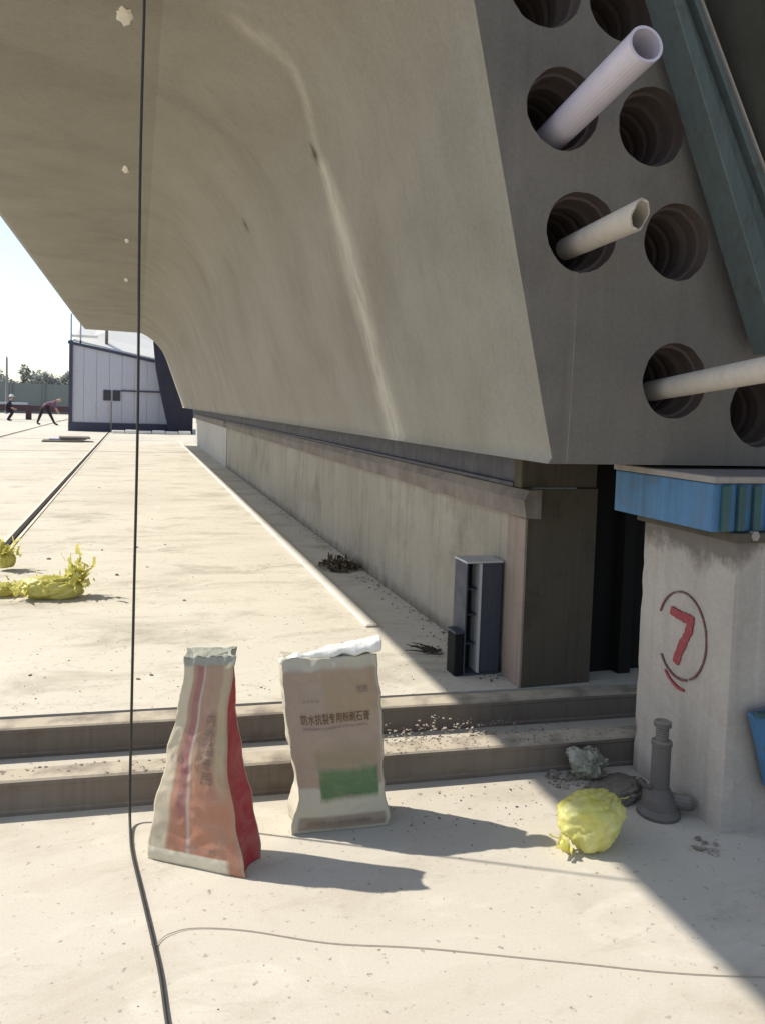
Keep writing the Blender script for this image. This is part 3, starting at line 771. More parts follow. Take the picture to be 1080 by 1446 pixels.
bag('flat yellow-green plastic bag at the left picture edge', (-.86, 5.62, Z1), (.15, .09, .085), M['yellowgreen'], 13, (.8, 0, .3), [((.06, 0, .03), (.06, .03, .02), 40, .05, .016, .5)], wr=.3)
bag('small upright yellow plastic bag lying on the dark rail', (-.945, 6.45, Z1 + .02), (.08, .07, .13), M['yellowgreen'], 14, (0, 0, 1), [((.0, 0, .07), (.035, .03, .045), 60, .08, .018, 1.0)], wr=.3)
crumple('cement_paper', 'crumpled grey-green paper scrap between low beam and pillar', 'paper scrap', (1.735, 2.60, 0), (.075, .05, .11), M['greyrag'], 21, .5, yaw_=-.6)
crumple('mortar_lump', 'low grey lump of spilled mortar beside the screw jack', 'mortar lump', (1.79, 2.47, 0), (.13, .085, .03), M['wall'], 22, .4, yaw_=.5)
# dry leaf heap and twigs at the wall foot
def leafheap(name, label, cat, c, rx, ry, h, n, mat, seed, s=.03):
    rnd = random.Random(seed); bm = bmesh.new()
    for _ in range(n):
        a = rnd.uniform(0, 6.28); r = rnd.random() ** .6
        q = Vector((c[0] + rx * r * math.cos(a), c[1] + ry * r * math.sin(a), c[2] + .004 + h * (1 - r) * rnd.random()))
        u = Vector((rnd.uniform(-1, 1), rnd.uniform(-1, 1), rnd.uniform(-.5, .5))).normalized() * s * rnd.uniform(.5, 1.3)
        v = u.cross(Vector((rnd.uniform(-.4, .4), rnd.uniform(-.4, .4), 1))).normalized() * s * .45
        q.z += abs(u.z) + abs(v.z)
        bm.faces.new([bm.verts.new(q + e) for e in (-u, -v * .9, u, v)])
    return tag(finish(bm, name, mat, None, origin=c), label, cat)
leafheap('leaf_heap', 'dark heap of dry brown leaves at the foot of the wall', 'leaf heap', (1.62, 6.15, Z1), .16, .22, .09, 260, M['dry'], 4, .035)
bm = bmesh.new(); rnd = random.Random(9)
for _ in range(16):
    a = rnd.uniform(2.4, 3.9); L = rnd.uniform(.06, .17); c = Vector((1.60 + rnd.uniform(-.05, .03), 3.86 + rnd.uniform(-.06, .1), Z1 + .012))
    pp = [c]
    for k in range(4): pp.append(pp[-1] + Vector((math.cos(a) * L / 4, math.sin(a) * L / 4 * .6, rnd.uniform(-.006, .014)))); a += rnd.uniform(-.5, .5)
    pp = [Vector((q.x, q.y, max(Z1 + .005, q.z))) for q in pp]
    tube(bm, pp, [.005, .0045, .004, .003, .002], 5)
tag(finish(bm, 'twig_bundle', M['darkwood'], None, origin=(1.58, 3.86, Z1)), 'tangle of dark dry twigs left of the open cabinet', 'twigs')

# ------------------------------------------------------------------ small open steel cabinet
t = thing('steel_cabinet', 'slate-blue steel cabinet standing open against the wall end', 'cabinet', (1.71, 3.57, Z1))
x0, x1, y0, y1, z0, z1 = 1.585, 1.782, 3.50, 3.65, Z1 + .001, .70
xm = x0 + .072
bm = bmesh.new()
box(bm, x0, x0 + .008, y0, y1, z0, z1 - .012); box(bm, x0 + .008, x1, y1 - .008, y1, z0, z1 - .012); box(bm, x0 + .008, x1, y0, y1 - .008, z0, z0 + .012)
finish(bm, 'case', M['cabinet'], t)
finish(bx(x0 - .004, x1 + .003, y0 - .004, y1 + .002, z1 - .011, z1, bev=.002), 'top_panel', M['cabedge'], t)
finish(bx(xm + .012, x1, y0, y0 + .010, z0 + .013, z1 - .013, bev=.002), 'front_panel', M['cabinet'], t)
finish(bx(xm, xm + .011, y0 - .006, y0 + .1, z0 + .013, z1 - .013, bev=.001), 'door_edge', M['cabedge'], t)
finish(bx(x0 + .008, xm - .001, y0 + .09, y0 + .1, z0 + .013, z1 - .013), 'back_lining', M['black'], t)
for z in (.27, .42, .55): finish(bx(x0 + .009, xm - .002, y0 + .02, y0 + .088, z, z + .006), 'shelf', M['cabinet'], t)
t = thing('battery_box', 'small black box standing beside the open cabinet', 'box', (1.57, 3.55, Z1))
b = finish(bx(1.535, 1.583, 3.50, 3.60, Z1 + .001, .33, bev=.006), 'box_body', M['black'], t)
finish(bx(1.532, 1.584, 3.498, 3.602, .331, .345, bev=.003), 'lid', M['cabinet'], t)

# ------------------------------------------------------------------ the two sacks
def sack_mat(name, kind):
    n = NT(name); uv = n.n('ShaderNodeUVMap'); sx = n.n('ShaderNodeSeparateXYZ'); n.l(uv.outputs[0], sx.inputs[0])
    u, v = sx.outputs[0], sx.outputs[1]; o = n.mapped()
    def band(x, a, b, s=.012):
        return n.math('MULTIPLY', n.ramp(x, a - s, a + s), n.math('SUBTRACT', 1.0, n.ramp(x, b - s, b + s)))
    wob = n.math('ADD', u, n.math('MULTIPLY', n.math('SUBTRACT', n.noise(3, o, 3), .5), .03))
    vw = n.math('ADD', v, n.math('MULTIPLY', n.math('SUBTRACT', n.noise(22, o, 6, .7), .5), .05))
    dirt = n.ramp(n.noise(9, o, 7, .65, 1), .45, .75)
    if kind == 'red':
        base = (.52, .455, .34, 1)
        col = n.mix(band(wob, .10, .50), base, (.345, .215, .15, 1))                    # printed front
        low = n.math('SUBTRACT', 1.0, n.ramp(v, .36, .56))
        col = n.mix(n.math('MULTIPLY', band(wob, .10, .49), n.math('MULTIPLY', low, .7)), col, (.43, .18, .11, 1))
        col = n.mix(n.math('MULTIPLY', band(wob, .14, .20), n.ramp(v, .18, .3)), col, (.30, .13, .125, 1))
        col = n.mix(band(wob, .205, .225, .005), col, (.44, .35, .31, 1))
        col = n.mix(n.math('MULTIPLY', band(wob, .40, .475), n.ramp(v, .3, .5)), col, (.40, .32, .20, 1))
        col = n.mix(band(u, .50, .715, .004), col, (.36, .035, .042, 1))                # red gusset
        col = n.mix(n.math('MULTIPLY', n.math('SUBTRACT', 1.0, n.ramp(v, .070, .076)), band(wob, -.1, .42)), col, (.68, .63, .50, 1))
        col = n.mix(n.ramp(v, .955, .965), col, (.30, .31, .26, 1))
    else:
        base = (.48, .445, .355, 1)
        col = n.mix(n.math('MULTIPLY', band(wob, .0, .488, .008), band(vw, .27, .935, .012)), base, (.35, .262, .20, 1))
        col = n.mix(n.math('MULTIPLY', n.math('MULTIPLY', band(wob, .20, .475), band(v, .66, .93, .06)), .6), col, (.33, .24, .13, 1))
        col = n.mix(n.math('MULTIPLY', n.math('MULTIPLY', band(wob, .12, .46), band(v, .36, .50, .05)), .55), col, (.22, .19, .10, 1))
        col = n.mix(n.math('MULTIPLY', band(wob, .12, .462, .006), band(vw, .20, .375, .02)), col, (.10, .17, .075, 1))
        col = n.mix(n.math('MULTIPLY', band(wob, .03, .48, .008), band(v, .02, .10, .008)), col, (.28, .225, .175, 1))
    col = n.mix(n.math('MULTIPLY', dirt, .35), col, (.40, .34, .27, 1))
    wv = n.n('ShaderNodeTexWave', wave_type='BANDS', bands_direction='Z'); wv.inputs['Scale'].default_value = 160; n.l(o, wv.inputs['Vector'])
    cr = n.n('ShaderNodeTexVoronoi', feature='DISTANCE_TO_EDGE'); cr.inputs['Scale'].default_value = 14
    dv = n.n('ShaderNodeVectorMath', operation='ADD'); nz = n.n('ShaderNodeTexNoise'); nz.inputs['Scale'].default_value = 7; n.l(o, nz.inputs['Vector'])
    n.l(n.mapped((1, 1, .8)), dv.inputs[0]); n.l(nz.outputs['Color'], dv.inputs[1]); n.l(dv.outputs[0], cr.inputs['Vector'])
    crease = n.ramp(cr.outputs['Distance'], 0, .12)
    h = n.math('ADD', n.math('MULTIPLY', wv.outputs['Fac'], .10), n.math('ADD', n.noise(18, n.mapped((1, 1, .5)), 5, .6, 1.2), n.math('MULTIPLY', crease, .06)))
    return n.fin(col, .55, n.bump(h, .5, .012), 0, .35)

def sack(name, label, c, rows, mat, seed, height, gus=.25, crump=1.0):
    """rows: (t, cx, cy, half width, half depth, yaw) from the ground up; a loft with folded gussets; returns thing and surface function"""
    t = thing(name, label, 'sack', c, 'paper sacks on the ground')
    def row(s):
        for a, b in zip(rows, rows[1:]):
            if s <= b[0] or b is rows[-1]:
                f = max(0, min(1, (s - a[0]) / (b[0] - a[0]))); f = f * f * (3 - 2 * f)
                return [x + (y - x) * f for x, y in zip(a, b)]
    off = seed * 7.3
    def surf(u, s, lift=0):
        """u in 0..1 round the sack: 0-.5 is the front face left to right, .5-.72 right gusset"""
        _, cx, cy, hw, hd, yw = row(s)
        if u < .5: a, b, fz = -1 + 4 * u, -1, 0
        elif u < .72: k = (u - .5) / .22; a, b = 1 - gus * math.sin(k * math.pi) * hd / hw * 1.2, -1 + 2 * k
        elif u < .95: k = (u - .72) / .23; a, b = 1 - 2 * k, 1
        else: k = (u - .95) / .05; a, b = -1 + gus * math.sin(k * math.pi) * hd / hw * .6, 1 - 2 * k
        # belly: faces bulge away from the edges
        bul = 1 + .22 * (1 - a * a) * math.sin(min(1, s * 1.15) * math.pi) * (1 if abs(b) > .99 else 0)
        lx, ly = a * hw, b * hd * bul
        q = Vector((lx, ly, s * height))
        w = .012 * noise.noise((q.x * 7 + off, q.y * 7, q.z * 6)) - .012 * abs(noise.noise((q.x * 11 + off, q.y * 9, q.z * 12 + off))) \
            - .010 * abs(noise.noise((a * 2.5 + off, b * 2 + s * 2, q.z * 22)))
        w *= min(1, .25 + s * 4) * crump
        w += crump * .004 * (noise.noise((a * 1.2 + off, b, q.z * 2.5)) + .6 * noise.noise((q.x * 40 + off, q.y * 40, q.z * 14)) * .5)
        n = Vector((a * .4, b, 0)).normalized() if abs(b) > .99 else Vector((a, 0, 0)).normalized()
        q += n * (w + lift)
        ca, sa = math.cos(yw), math.sin(yw)
        return Vector((cx + q.x * ca - q.y * sa, cy + q.x * sa + q.y * ca, max(.001, q.z + .008 * noise.noise((a * 3, b * 2, off)) * (1 if s > .9 else 0))))
    bm = bmesh.new(); NU, NV = 110, 90; uvl = bm.loops.layers.uv.new('UVMap'); G = []
    for j in range(NV + 1): G.append([bm.verts.new(surf((i / NU) % 1.0 if i < NU else 0, j / NV)) for i in range(NU)])
    for j in range(NV):
        for i in range(NU):
            f = bm.faces.new((G[j][i], G[j][(i + 1) % NU], G[j + 1][(i + 1) % NU], G[j + 1][i])); f.smooth = True
            for lp, (uu, vv_) in zip(f.loops, ((i, j), (i + 1, j), (i + 1, j + 1), (i, j + 1))): lp[uvl].uv = (uu / NU, vv_ / NV)
    bm.faces.new(G[0][::-1])
    # closed pinched mouth, a little sunk
    cen = sum((v.co for v in G[-1]), Vector()) / NU
    inner = [bm.verts.new(cen + (v.co - cen) * .82 + Vector((0, 0, -.004))) for v in G[-1]]
    for i in range(NU):
        f = bm.faces.new((G[-1][i], G[-1][(i + 1) % NU], inner[(i + 1) % NU], inner[i]))
        for lp in f.loops: lp[uvl].uv = (.3, .99)
    f = bm.faces.new(inner)
    for lp in f.loops: lp[uvl].uv = (.3, .99)
    body = finish(bm, 'sack_body', mat, t)
    return t, body, surf

def lettering(body, surf, txt, u0, u1, v0, v1, mat, vertical=False, name='printed_line'):
    cu = bpy.data.curves.new('lettering', 'FONT'); cu.body = txt; cu.size = 1; cu.resolution_u = 2
    if vertical: cu.space_line = 1.05
    o = bpy.data.objects.new('lettering', cu); C.objects.link(o)
    dg = bpy.context.evaluated_depsgraph_get(); me = bpy.data.meshes.new_from_object(o.evaluated_get(dg)); bpy.data.objects.remove(o)
    bm = bmesh.new(); bm.from_mesh(me); bpy.data.meshes.remove(me)
    if not bm.verts: bm.free(); return
    bmesh.ops.triangulate(bm, faces=bm.faces)
    bmesh.ops.subdivide_edges(bm, edges=[e for e in bm.edges if e.calc_length() > .25], cuts=2)
    xs = [v.co.x for v in bm.verts]; ys_ = [v.co.y for v in bm.verts]
    xa, xb, ya, yb = min(xs), max(xs), min(ys_), max(ys_)
    for v in bm.verts:
        fx = (v.co.x - xa) / (xb - xa); fy = (v.co.y - ya) / (yb - ya)
        v.co = surf(u0 + (u1 - u0) * fx, v0 + (v1 - v0) * fy, .0034)
    bmesh.ops.recalc_face_normals(bm, faces=bm.faces)
    p = body
    while p.parent: p = p.parent
    base = p.location
    bmesh.ops.translate(bm, verts=bm.verts, vec=-base)
    me = bpy.data.meshes.new(name); bm.to_mesh(me); bm.free(); me.materials.append(mat)
    ob = bpy.data.objects.new(name, me); C.objects.link(ob); ob.parent = body
    return ob
INK = NT('brown_ink').fin((.10, .05, .02), .7); INK2 = NT('grey_ink').fin((.22, .16, .13), .7); INK3 = NT('faded_ink').fin((.33, .25, .22), .7)

# sack 1: red gusset, standing on a flared foot
yw = math.atan2(2.29 - 2.47, .335 - .057)
c1 = (.228, 2.43, 0)
rows1 = [(0, .228, 2.425, .170, .058, yw), (.05, .228, 2.428, .168, .066, yw), (.25, .224, 2.435, .138, .070, yw + .04), (.5, .222, 2.44, .104, .068, yw + .08),
         (.75, .226, 2.44, .080, .063, yw + .26), (.93, .234, 2.44, .076, .058, yw + .40), (1, .236, 2.44, .081, .046, yw + .42)]
t1, b1, s1 = sack('paper_sack', 'tall narrow sack with red side and flared foot, left of the two', c1, rows1, sack_mat('red_sack_print', 'red'), 3, .665, .30, .5)
lettering(b1, s1, '\n'.join('内外墙专用'), .30, .39, .42, .74, INK2, True)
lettering(b1, s1, '净重 20kg', .20, .36, .095, .115, INK3)
# sack 2: white woven sack, brown print, rolled white top
c2 = (.69, 2.53, 0)
rows2 = [(0, .692, 2.545, .168, .070, -.06), (.06, .692, 2.545, .172, .078, -.06), (.22, .694, 2.55, .152, .084, -.05), (.34, .684, 2.55, .153, .082, -.04), (.5, .668, 2.545, .162, .078, -.03),
         (.75, .652, 2.54, .168, .068, -.02), (.92, .642, 2.54, .166, .052, -.02), (1, .640, 2.54, .166, .038, -.02)]
t2, b2, s2 = sack('paper_sack', 'broad sack with brown label, green block and rolled white top', c2, rows2, sack_mat('brown_sack_print', 'brown'), 8, .600, .35, .8)
lettering(b2, s2, '防水抗裂专用粉刷石膏', .075, .43, .640, .700, INK)
lettering(b2, s2, 'FANGSHUI KANGLIE ZHUANYONG', .08, .42, .612, .626, INK2)
lettering(b2, s2, '优质', .37, .43, .80, .84, INK2)
lettering(b2, s2, '水 性 环 保', .09, .17, .76, .775, INK2)
lettering(b2, s2, '净重 20kg', .26, .36, .20, .225, INK3)
lettering(b2, s2, '使用说明 加水搅拌均匀后使用', .08, .40, .045, .075, INK2)
# rolled white top
bm = bmesh.new(); rings = []; NA, NB = 60, 16
for i in range(NA + 1):
    f = i / NA; x = .640 + (-.168 + .350 * f); zc = .585 + .048 * f + .008 * noise.noise((f * 6, 2, 1)); r = .012 + .017 * f ** 1.4 + .006 * noise.noise((f * 9, 0, 4))
    if i in (0, NA): r *= .55
    ring = []
    for k in range(NB):
        a = 2 * math.pi * k / NB; rr = r * (1 + .28 * noise.noise((f * 7, math.cos(a) * 1.5, math.sin(a) * 1.5)))
        ring.append(bm.verts.new((x, 2.53 - .02 * (f - .5) + rr * 1.35 * math.cos(a), zc + rr * math.sin(a))))
    rings.append(ring)
for a, b in zip(rings, rings[1:]):
    for k in range(NB): bm.faces.new((a[k], b[k], b[(k + 1) % NB], a[(k + 1) % NB]))
bm.faces.new(rings[0]); bm.faces.new(rings[-1][::-1]); bmesh.ops.recalc_face_normals(bm, faces=bm.faces)
M['woven'] = plastic('white_woven_film', (.66, .66, .62, 1), (.76, .75, .70, 1), .05)
finish(bm, 'rolled_top', M['woven'], t2, smooth=True)

# ------------------------------------------------------------------ cables
bm = bmesh.new()
pts = [(-.0, 2.76, 3.64), (.004, 2.757, 3.0), (-.002, 2.75, 2.2), (.003, 2.745, 1.4), (.0, 2.742, .8), (-.002, 2.738, .3), (-.003, 2.728, .12), (-.002, 2.70, .035), (.001, 2.63, .009), (.008, 2.50, .007), (.034, 2.29, .008), (.062, 2.07, .008), (.078, 1.93, .008), (.088, 1.78, .008), (.11, 1.5, .008), (.16, 1.2, .008)]
tube(bm, spline(pts, 14), .0047, 8)
tag(finish(bm, 'hanging_cable', M['cable'], None, smooth=True, origin=(-.003, 2.732, 0)), 'black cable hanging from the girder wing and running down over the ground', 'cable')
bm = bmesh.new()
pts = [(.072, 1.985, .012), (.070, 2.03, .004), (.080, 2.065, .004), (.110, 2.088, .004), (.175, 2.094, .003), (.31, 2.048, .003), (.52, 1.94, .003), (.76, 1.855, .003), (1.1, 1.71, .003), (1.443, 1.568, .003), (2.0, 1.4, .003)]
tube(bm, spline(pts, 12), .0012, 6)
tag(finish(bm, 'thin_wire', M['wire'], None, smooth=True, origin=(.1, 2.08, 0)), 'thin grey wire curving off the black cable across the foreground', 'wire')

# ------------------------------------------------------------------ site cabin and far yard
CY = 34.2; c = thing('site_cabin', 'grey panelled site cabin with dark trim at the end of the yard', 'cabin', (-.6, CY, Z1))
xl, xr = -2.62, 1.9
def topz(x): return 3.83 - .19 * (x - xl)
npan = 9; w_ = (xr - xl) / npan
for i in range(npan):
    a, b = xl + i * w_ + .006, xl + (i + 1) * w_ - .006
    bm = bmesh.new(); prism(bm, [(a, CY, .5), (b, CY, .5), (b, CY, topz(b) - .12), (a, CY, topz(a) - .12)], (0, .06, 0)); finish(bm, 'wall_panel', M['cabinwall'], c)
bm = bmesh.new(); prism(bm, [(xl, CY + .03, .3), (xr, CY + .03, .3), (xr, CY + .03, topz(xr) - .1), (xl, CY + .03, topz(xl) - .1)], (0, 6, 0)); finish(bm, 'core_wall', M['cabinwall'], c)
finish(bx(xl - .08, xr + .08, CY - .05, CY + 6.05, Z1, .48, bev=.01), 'base_frame', M['cabintrim'], c)
for x in (xl - .07,): finish(bx(x, x + .14, CY - .06, CY + .1, .48, topz(xl) + .02), 'corner_post', M['cabintrim'], c)
bm = bmesh.new(); prism(bm, [(xl - .12, CY - .07, topz(xl) - .12), (xr + .1, CY - .07, topz(xr) - .12), (xr + .1, CY - .07, topz(xr)), (xl - .12, CY - .07, topz(xl))], (0, .2, 0)); finish(bm, 'fascia', M['cabintrim'], c)
bm = bmesh.new()
rp = [(-2.55, CY + .1, topz(-2.55) + .0), (1.2, CY + .1, topz(1.2)), (1.2, CY + 3.2, topz(1.2) + 2.3), (-1.9, CY + 3.2, topz(-1.9) + 1.9)]
prism(bm, rp, (0, 0, .08)); rf = finish(bm, 'roof', M['white'], c)
finish(bx(-1.32, -1.2, CY + .3, CY + .42, 3.6, 4.6), 'roof_post', M['ledge'], c)
for x, h in ((-2.66, 4.95), (-2.3, 4.7)): finish(bx(x, x + .06, CY + .1, CY + .16, 3.7, h), 'roof_post', M['skirt'], c)
finish(bx(-2.6, -1.6, CY + .12, CY + .17, 4.0, 4.10), 'roof_rail', M['white'], c)
for x in (-1.35, -.98):
    f = finish(bx(x, x + .30, CY - .05, CY - .005, 1.42, 1.86, bev=.01), 'window', M['cabintrim'], c)
    finish(bx(x + .05, x + .25, CY - .058, CY - .0505, 1.47, 1.81), 'pane', M['glass'], f)
finish(bx(-.66, 1.5, CY - .06, CY - .02, 1.82, 1.88), 'conduit', M['cabintrim'], c)
finish(bx(-1.04, -.99, CY - .4, CY - .35, Z1, 1.40), 'downpipe', M['ledge'], c)
finish(bx(1.2, 1.75, CY - .12, CY - .061, 1.3, 1.75), 'switch_box', M['cabintrim'], c)
# dark sheeted lean-to right of the cabin
t = thing('tarp_cover', 'dark sheet hung over the cabin end beside the girder', 'tarpaulin', (1.6, 33.2, Z1))
bm = bmesh.new()
P = [(.60, 33.3, 3.93), (.80, 33.3, 3.95), (1.15, 33.3, 3.6), (1.75, 33.3, 2.2), (2.25, 33.3, 1.1), (2.25, 33.3, Z1), (1.32, 33.3, Z1), (.95, 33.3, 1.66), (.72, 33.3, 2.8)]
prism(bm, [(x, y + .02 * math.sin(x * 9), z) for x, y, z in P], (0, .6, 0)); finish(bm, 'sheet', M['tarp'], t)
t = thing('loose_sheet', 'low pile of grey boards lying on the slab before the cabin', 'board pile', (-2.0, 25.5, Z1))
for i, (a, b, y, z, h, r) in enumerate(((-2.75, -1.6, 25.2, .0, .05, .05), (-2.55, -1.5, 25.5, .05, .05, -.04), (-2.3, -1.4, 25.4, .10, .05, .1))):
    finish(bx(a, b, y, y + .9, Z1 + z + .002, Z1 + z + h, bev=.01, rot=r), 'board', M['ledge'] if i != 1 else M['cabinwall'], t)
t = thing('white_edging', 'white strip of blocks on the ground along the cabin front', 'edging', (.5, 33.0, Z1))
for i in range(6): finish(bx(-.95 + i * .52, -.46 + i * .52, 32.7, 32.95, Z1 + .001, Z1 + .12 + .03 * (i % 2), bev=.02), 'block', M['white'], t)

# low maroon barrier at the far left
t = thing('site_barrier', 'long low maroon steel barrier across the far left of the yard', 'barrier', (-9, 50, Z1))
finish(bx(-26, -3.0, 50, 50.3, .62, .98, bev=.02), 'rail_panel', M['purple'], t)
finish(bx(-26, -6.2, 49.9, 50.3, .985, 1.12, bev=.02), 'top_rail', M['skirt'], t)
proto = None
for i in range(10):
    if proto is None: proto = finish(bx(-25.9, -25.6, 50.02, 50.28, Z1, .615), 'leg', M['purple'], t)
    else:
        q = proto.copy(); C.objects.link(q); q.parent = t; q.location.x = i * 2.45
# far fence with posts
t = thing('boundary_fence', 'long grey-green boundary fence behind the workers', 'fence', (-15, 70, 0))
finish(bx(-60, 6, 70.06, 70.10, Z1, 2.6), 'fence_sheet', M['fence'], t)
proto = None
for i in range(27):
    if proto is None: proto = finish(bx(-60, -59.88, 69.92, 70.05, Z1, 2.9), 'post', M['fence'], t)
    else:
        q = proto.copy(); C.objects.link(q); q.parent = t; q.location.x = i * 2.5
t = thing('lamp_pole', 'tall thin grey pole above the trees at far left', 'pole', (-9.68, 66, Z1))
bm = bmesh.new(); lathe(bm, [(.14, Z1), (.12, .6), (.09, 2), (.07, 4.42)], (-9.68, 66, 0), 10); finish(bm, 'shaft', M['poleg'], t)
bm = bmesh.new(); tube(bm, [(-9.68, 66, 4.4), (-9.68, 66, 4.55)], .05, 6); finish(bm, 'finial', M['cabintrim'], t)

def tree(x, y, h, rad, seed, label, mat):
    rnd = random.Random(seed); t = thing('tree', label, 'tree', (x, y, 0), 'trees beyond the boundary fence')
    bm = bmesh.new(); tube(bm, [(x, y, 0), (x + .1, y, h * .3), (x - .05, y, h * .6), (x, y, h * .85)], [.16, .13, .09, .03], 8)
    for k in range(5):
        a = rnd.uniform(0, 6.28); z = h * rnd.uniform(.3, .55)
        tube(bm, [(x, y, z), (x + math.cos(a) * rad * .4, y + math.sin(a) * rad * .4, z + h * .15), (x + math.cos(a) * rad * .75, y + math.sin(a) * rad * .75, z + h * .25)], [.06, .04, .015], 5)
    finish(bm, 'trunk', M['bark'], t)
    bm = bmesh.new(); cl = []
    for _ in range(16):
        a = rnd.uniform(0, 6.28); r = rad * rnd.uniform(.2, .9); cl.append((Vector((x + math.cos(a) * r, y + math.sin(a) * r, h * rnd.uniform(.3, .92))), rad * rnd.uniform(.25, .5)))
    for cc, rr in cl:
        for _ in range(90):
            d = Vector((rnd.gauss(0, 1), rnd.gauss(0, 1), rnd.gauss(0, .8))).normalized() * rr * rnd.random() ** .4
            u = Vector((rnd.uniform(-1, 1), rnd.uniform(-1, 1), rnd.uniform(-1, 1))).normalized() * .16; v = u.cross(Vector((rnd.uniform(-1, 1), rnd.uniform(-1, 1), 1))).normalized() * .11
            q = cc + d; bm.faces.new([bm.verts.new(q + e) for e in (-u, -v, u, v)])
    finish(bm, 'crown', mat, t)
TL = [(-20.0, 84, 4.2, 2.2), (-16.4, 80, 3.6, 2.0), (-13.6, 82, 3.9, 1.9), (-11.9, 78, 3.4, 1.6), (-9.9, 83, 4.4, 1.8), (-8.3, 79, 3.9, 1.7), (-6.2, 84, 4.3, 2.0), (-23.5, 82, 4.5, 2.3), (-3.6, 81, 4.0, 1.9), (-27, 86, 4.4, 2.4)]
lab = ['hazy dark tree left of the grey pole', 'low bushy tree at the left picture edge', 'rounded tree beside the grey pole', 'small low tree just right of the grey pole', 'tallest hazy tree between pole and cabin',
       'hazy tree midway between workers and cabin', 'hazy tree close beside the cabin wall', 'tree far left beyond the picture edge', 'tree behind the cabin', 'farthest left tree beyond the fence']
for i, (x, y, h, r) in enumerate(TL):
    if i in (7, 8, 9): continue
    tree(x, y, h, r, 40 + i, lab[i], M['leaf2'] if i % 2 else M['leaf'])

# ------------------------------------------------------------------ two workers
def person(label, loc, joints, edges, mats, zone, hat=None):
    t = thing('person', label, 'person', loc, None)
    me = bpy.data.meshes.new('body'); names = list(joints)
    me.from_pydata([Vector(joints[n][0]) for n in names], [(names.index(a), names.index(b)) for a, b in edges], [])
    o = bpy.data.objects.new('body', me); C.objects.link(o)
    sk = o.modifiers.new('skin', 'SKIN'); sk.use_smooth_shade = True
    sub = o.modifiers.new('sub', 'SUBSURF'); sub.levels = 2; sub.render_levels = 2
    for i, n in enumerate(names):
        r = joints[n][1]; me.skin_vertices[0].data[i].radius = (r, r)
        me.skin_vertices[0].data[i].use_root = n == 'pelvis'
    dg = bpy.context.evaluated_depsgraph_get(); nm = bpy.data.meshes.new_from_object(o.evaluated_get(dg)); bpy.data.objects.remove(o)
    for mm in mats: nm.materials.append(mm)
    segs = [(Vector(joints[a][0]), Vector(joints[b][0]), zone(a, b)) for a, b in edges]
    for p_ in nm.polygons:
        p_.use_smooth = True; best = 9; z = 0
        for a, b, k in segs:
            ab = b - a; tt = max(0, min(1, (p_.center - a).dot(ab) / ab.length_squared)); d = (p_.center - a - ab * tt).length
            if d < best: best, z = d, k
        p_.material_index = z
    nm.name = 'body'; o = bpy.data.objects.new('body', nm); C.objects.link(o); o.parent = t
    if hat:
        bm = bmesh.new(); lathe(bm, [(.17, 0), (.175, .012), (.115, .03), (.11, .08), (.07, .12), (.01, .13)], hat, 16)
        me = bpy.data.meshes.new('hard_hat'); bm.to_mesh(me); bm.free(); me.materials.append(M['hat'])
        h = bpy.data.objects.new('hard_hat', me); C.objects.link(h); h.parent = t
    return t
E_ = [('pelvis', 'spine'), ('spine', 'chest'), ('chest', 'neck'), ('neck', 'head'), ('head', 'crown'), ('chest', 'shl'), ('shl', 'ell'), ('ell', 'wrl'), ('wrl', 'hal'), ('chest', 'shr'), ('shr', 'elr'), ('elr', 'wrr'), ('wrr', 'har'),
      ('pelvis', 'hil'), ('hil', 'knl'), ('knl', 'anl'), ('anl', 'tol'), ('pelvis', 'hir'), ('hir', 'knr'), ('knr', 'anr'), ('anr', 'tor')]
def zone(a, b):
    if a in ('neck', 'head') or a in ('wrl', 'wrr', 'ell', 'elr'): return 2
    if a in ('pelvis',) and b in ('hil', 'hir') or a[:2] in ('hi', 'kn', 'an'): return 0
    return 1
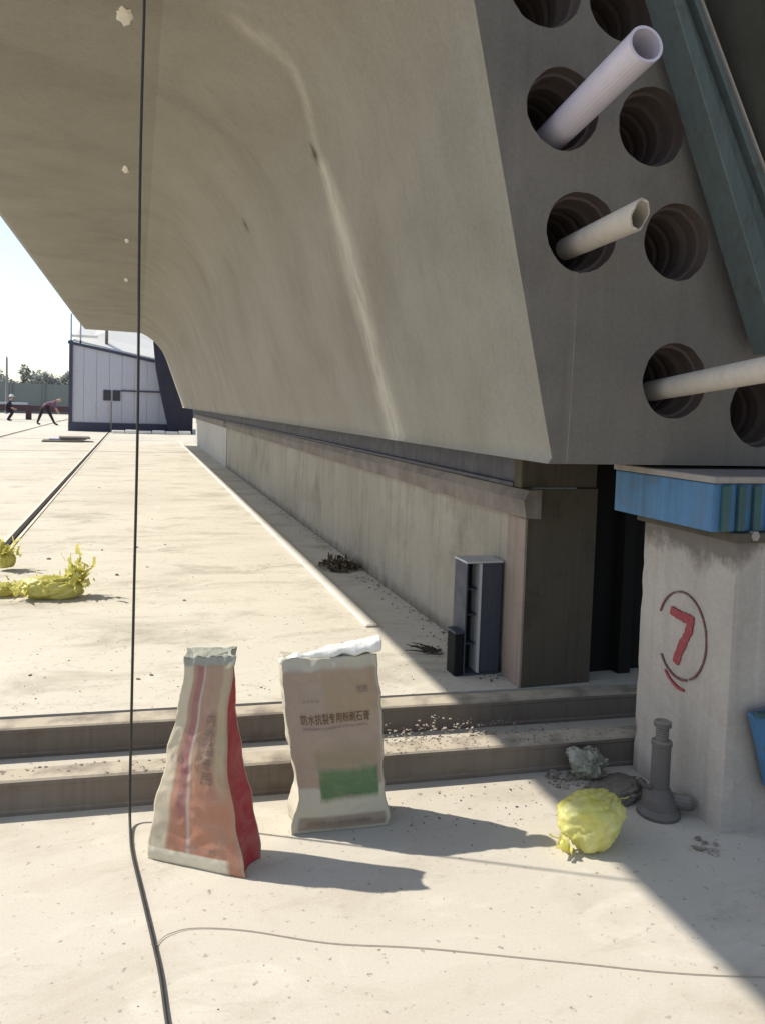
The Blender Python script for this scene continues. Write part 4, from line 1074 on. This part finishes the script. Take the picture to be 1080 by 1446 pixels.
J1 = {'pelvis': ((0, 0, .88), .15), 'spine': ((.13, .0, 1.02), .145), 'chest': ((.36, 0, 1.14), .16), 'neck': ((.53, 0, 1.20), .062), 'head': ((.64, 0, 1.24), .095), 'crown': ((.74, 0, 1.24), .085),
      'shl': ((.40, .19, 1.10), .075), 'ell': ((.47, .24, .83), .05), 'wrl': ((.60, .18, .62), .036), 'hal': ((.65, .16, .54), .04), 'shr': ((.40, -.19, 1.10), .075), 'elr': ((.50, -.24, .84), .05), 'wrr': ((.62, -.18, .63), .036), 'har': ((.66, -.16, .55), .04),
      'hil': ((-.10, .09, .84), .11), 'knl': ((-.22, .14, .48), .075), 'anl': ((-.36, .16, .09), .048), 'tol': ((-.20, .17, .04), .045), 'hir': ((.10, -.09, .84), .11), 'knr': ((.27, -.13, .50), .075), 'anr': ((.46, -.15, .09), .048), 'tor': ((.62, -.15, .04), .045)}
person('worker in grey shirt bending over with legs apart near the cabin', (-4.25, 40.5, Z1), J1, E_, [M['trousers'], M['shirtb'], M['skin']], zone)
J2 = {'pelvis': ((0, 0, .62), .15), 'spine': ((.05, .02, .78), .14), 'chest': ((.14, .02, .98), .155), 'neck': ((.20, .02, 1.13), .06), 'head': ((.24, .02, 1.24), .095), 'crown': ((.25, .02, 1.33), .085),
      'shl': ((.15, .2, 1.00), .07), 'ell': ((.25, .24, .76), .05), 'wrl': ((.42, .17, .66), .036), 'hal': ((.49, .14, .64), .04), 'shr': ((.15, -.17, 1.00), .07), 'elr': ((.26, -.21, .76), .05), 'wrr': ((.42, -.13, .66), .036), 'har': ((.49, -.10, .64), .04),
      'hil': ((.03, .1, .60), .11), 'knl': ((.32, .14, .50), .075), 'anl': ((.10, .15, .09), .048), 'tol': ((.27, .16, .04), .045), 'hir': ((.03, -.1, .60), .11), 'knr': ((.30, -.13, .46), .075), 'anr': ((.06, -.14, .09), .048), 'tor': ((.22, -.15, .04), .045)}
person('crouching worker in pale hard hat by the maroon barrier', (-6.75, 46.0, Z1), J2, E_, [M['trousers'], M['trousers'], M['skin']], zone, hat=(.25, .02, 1.34))
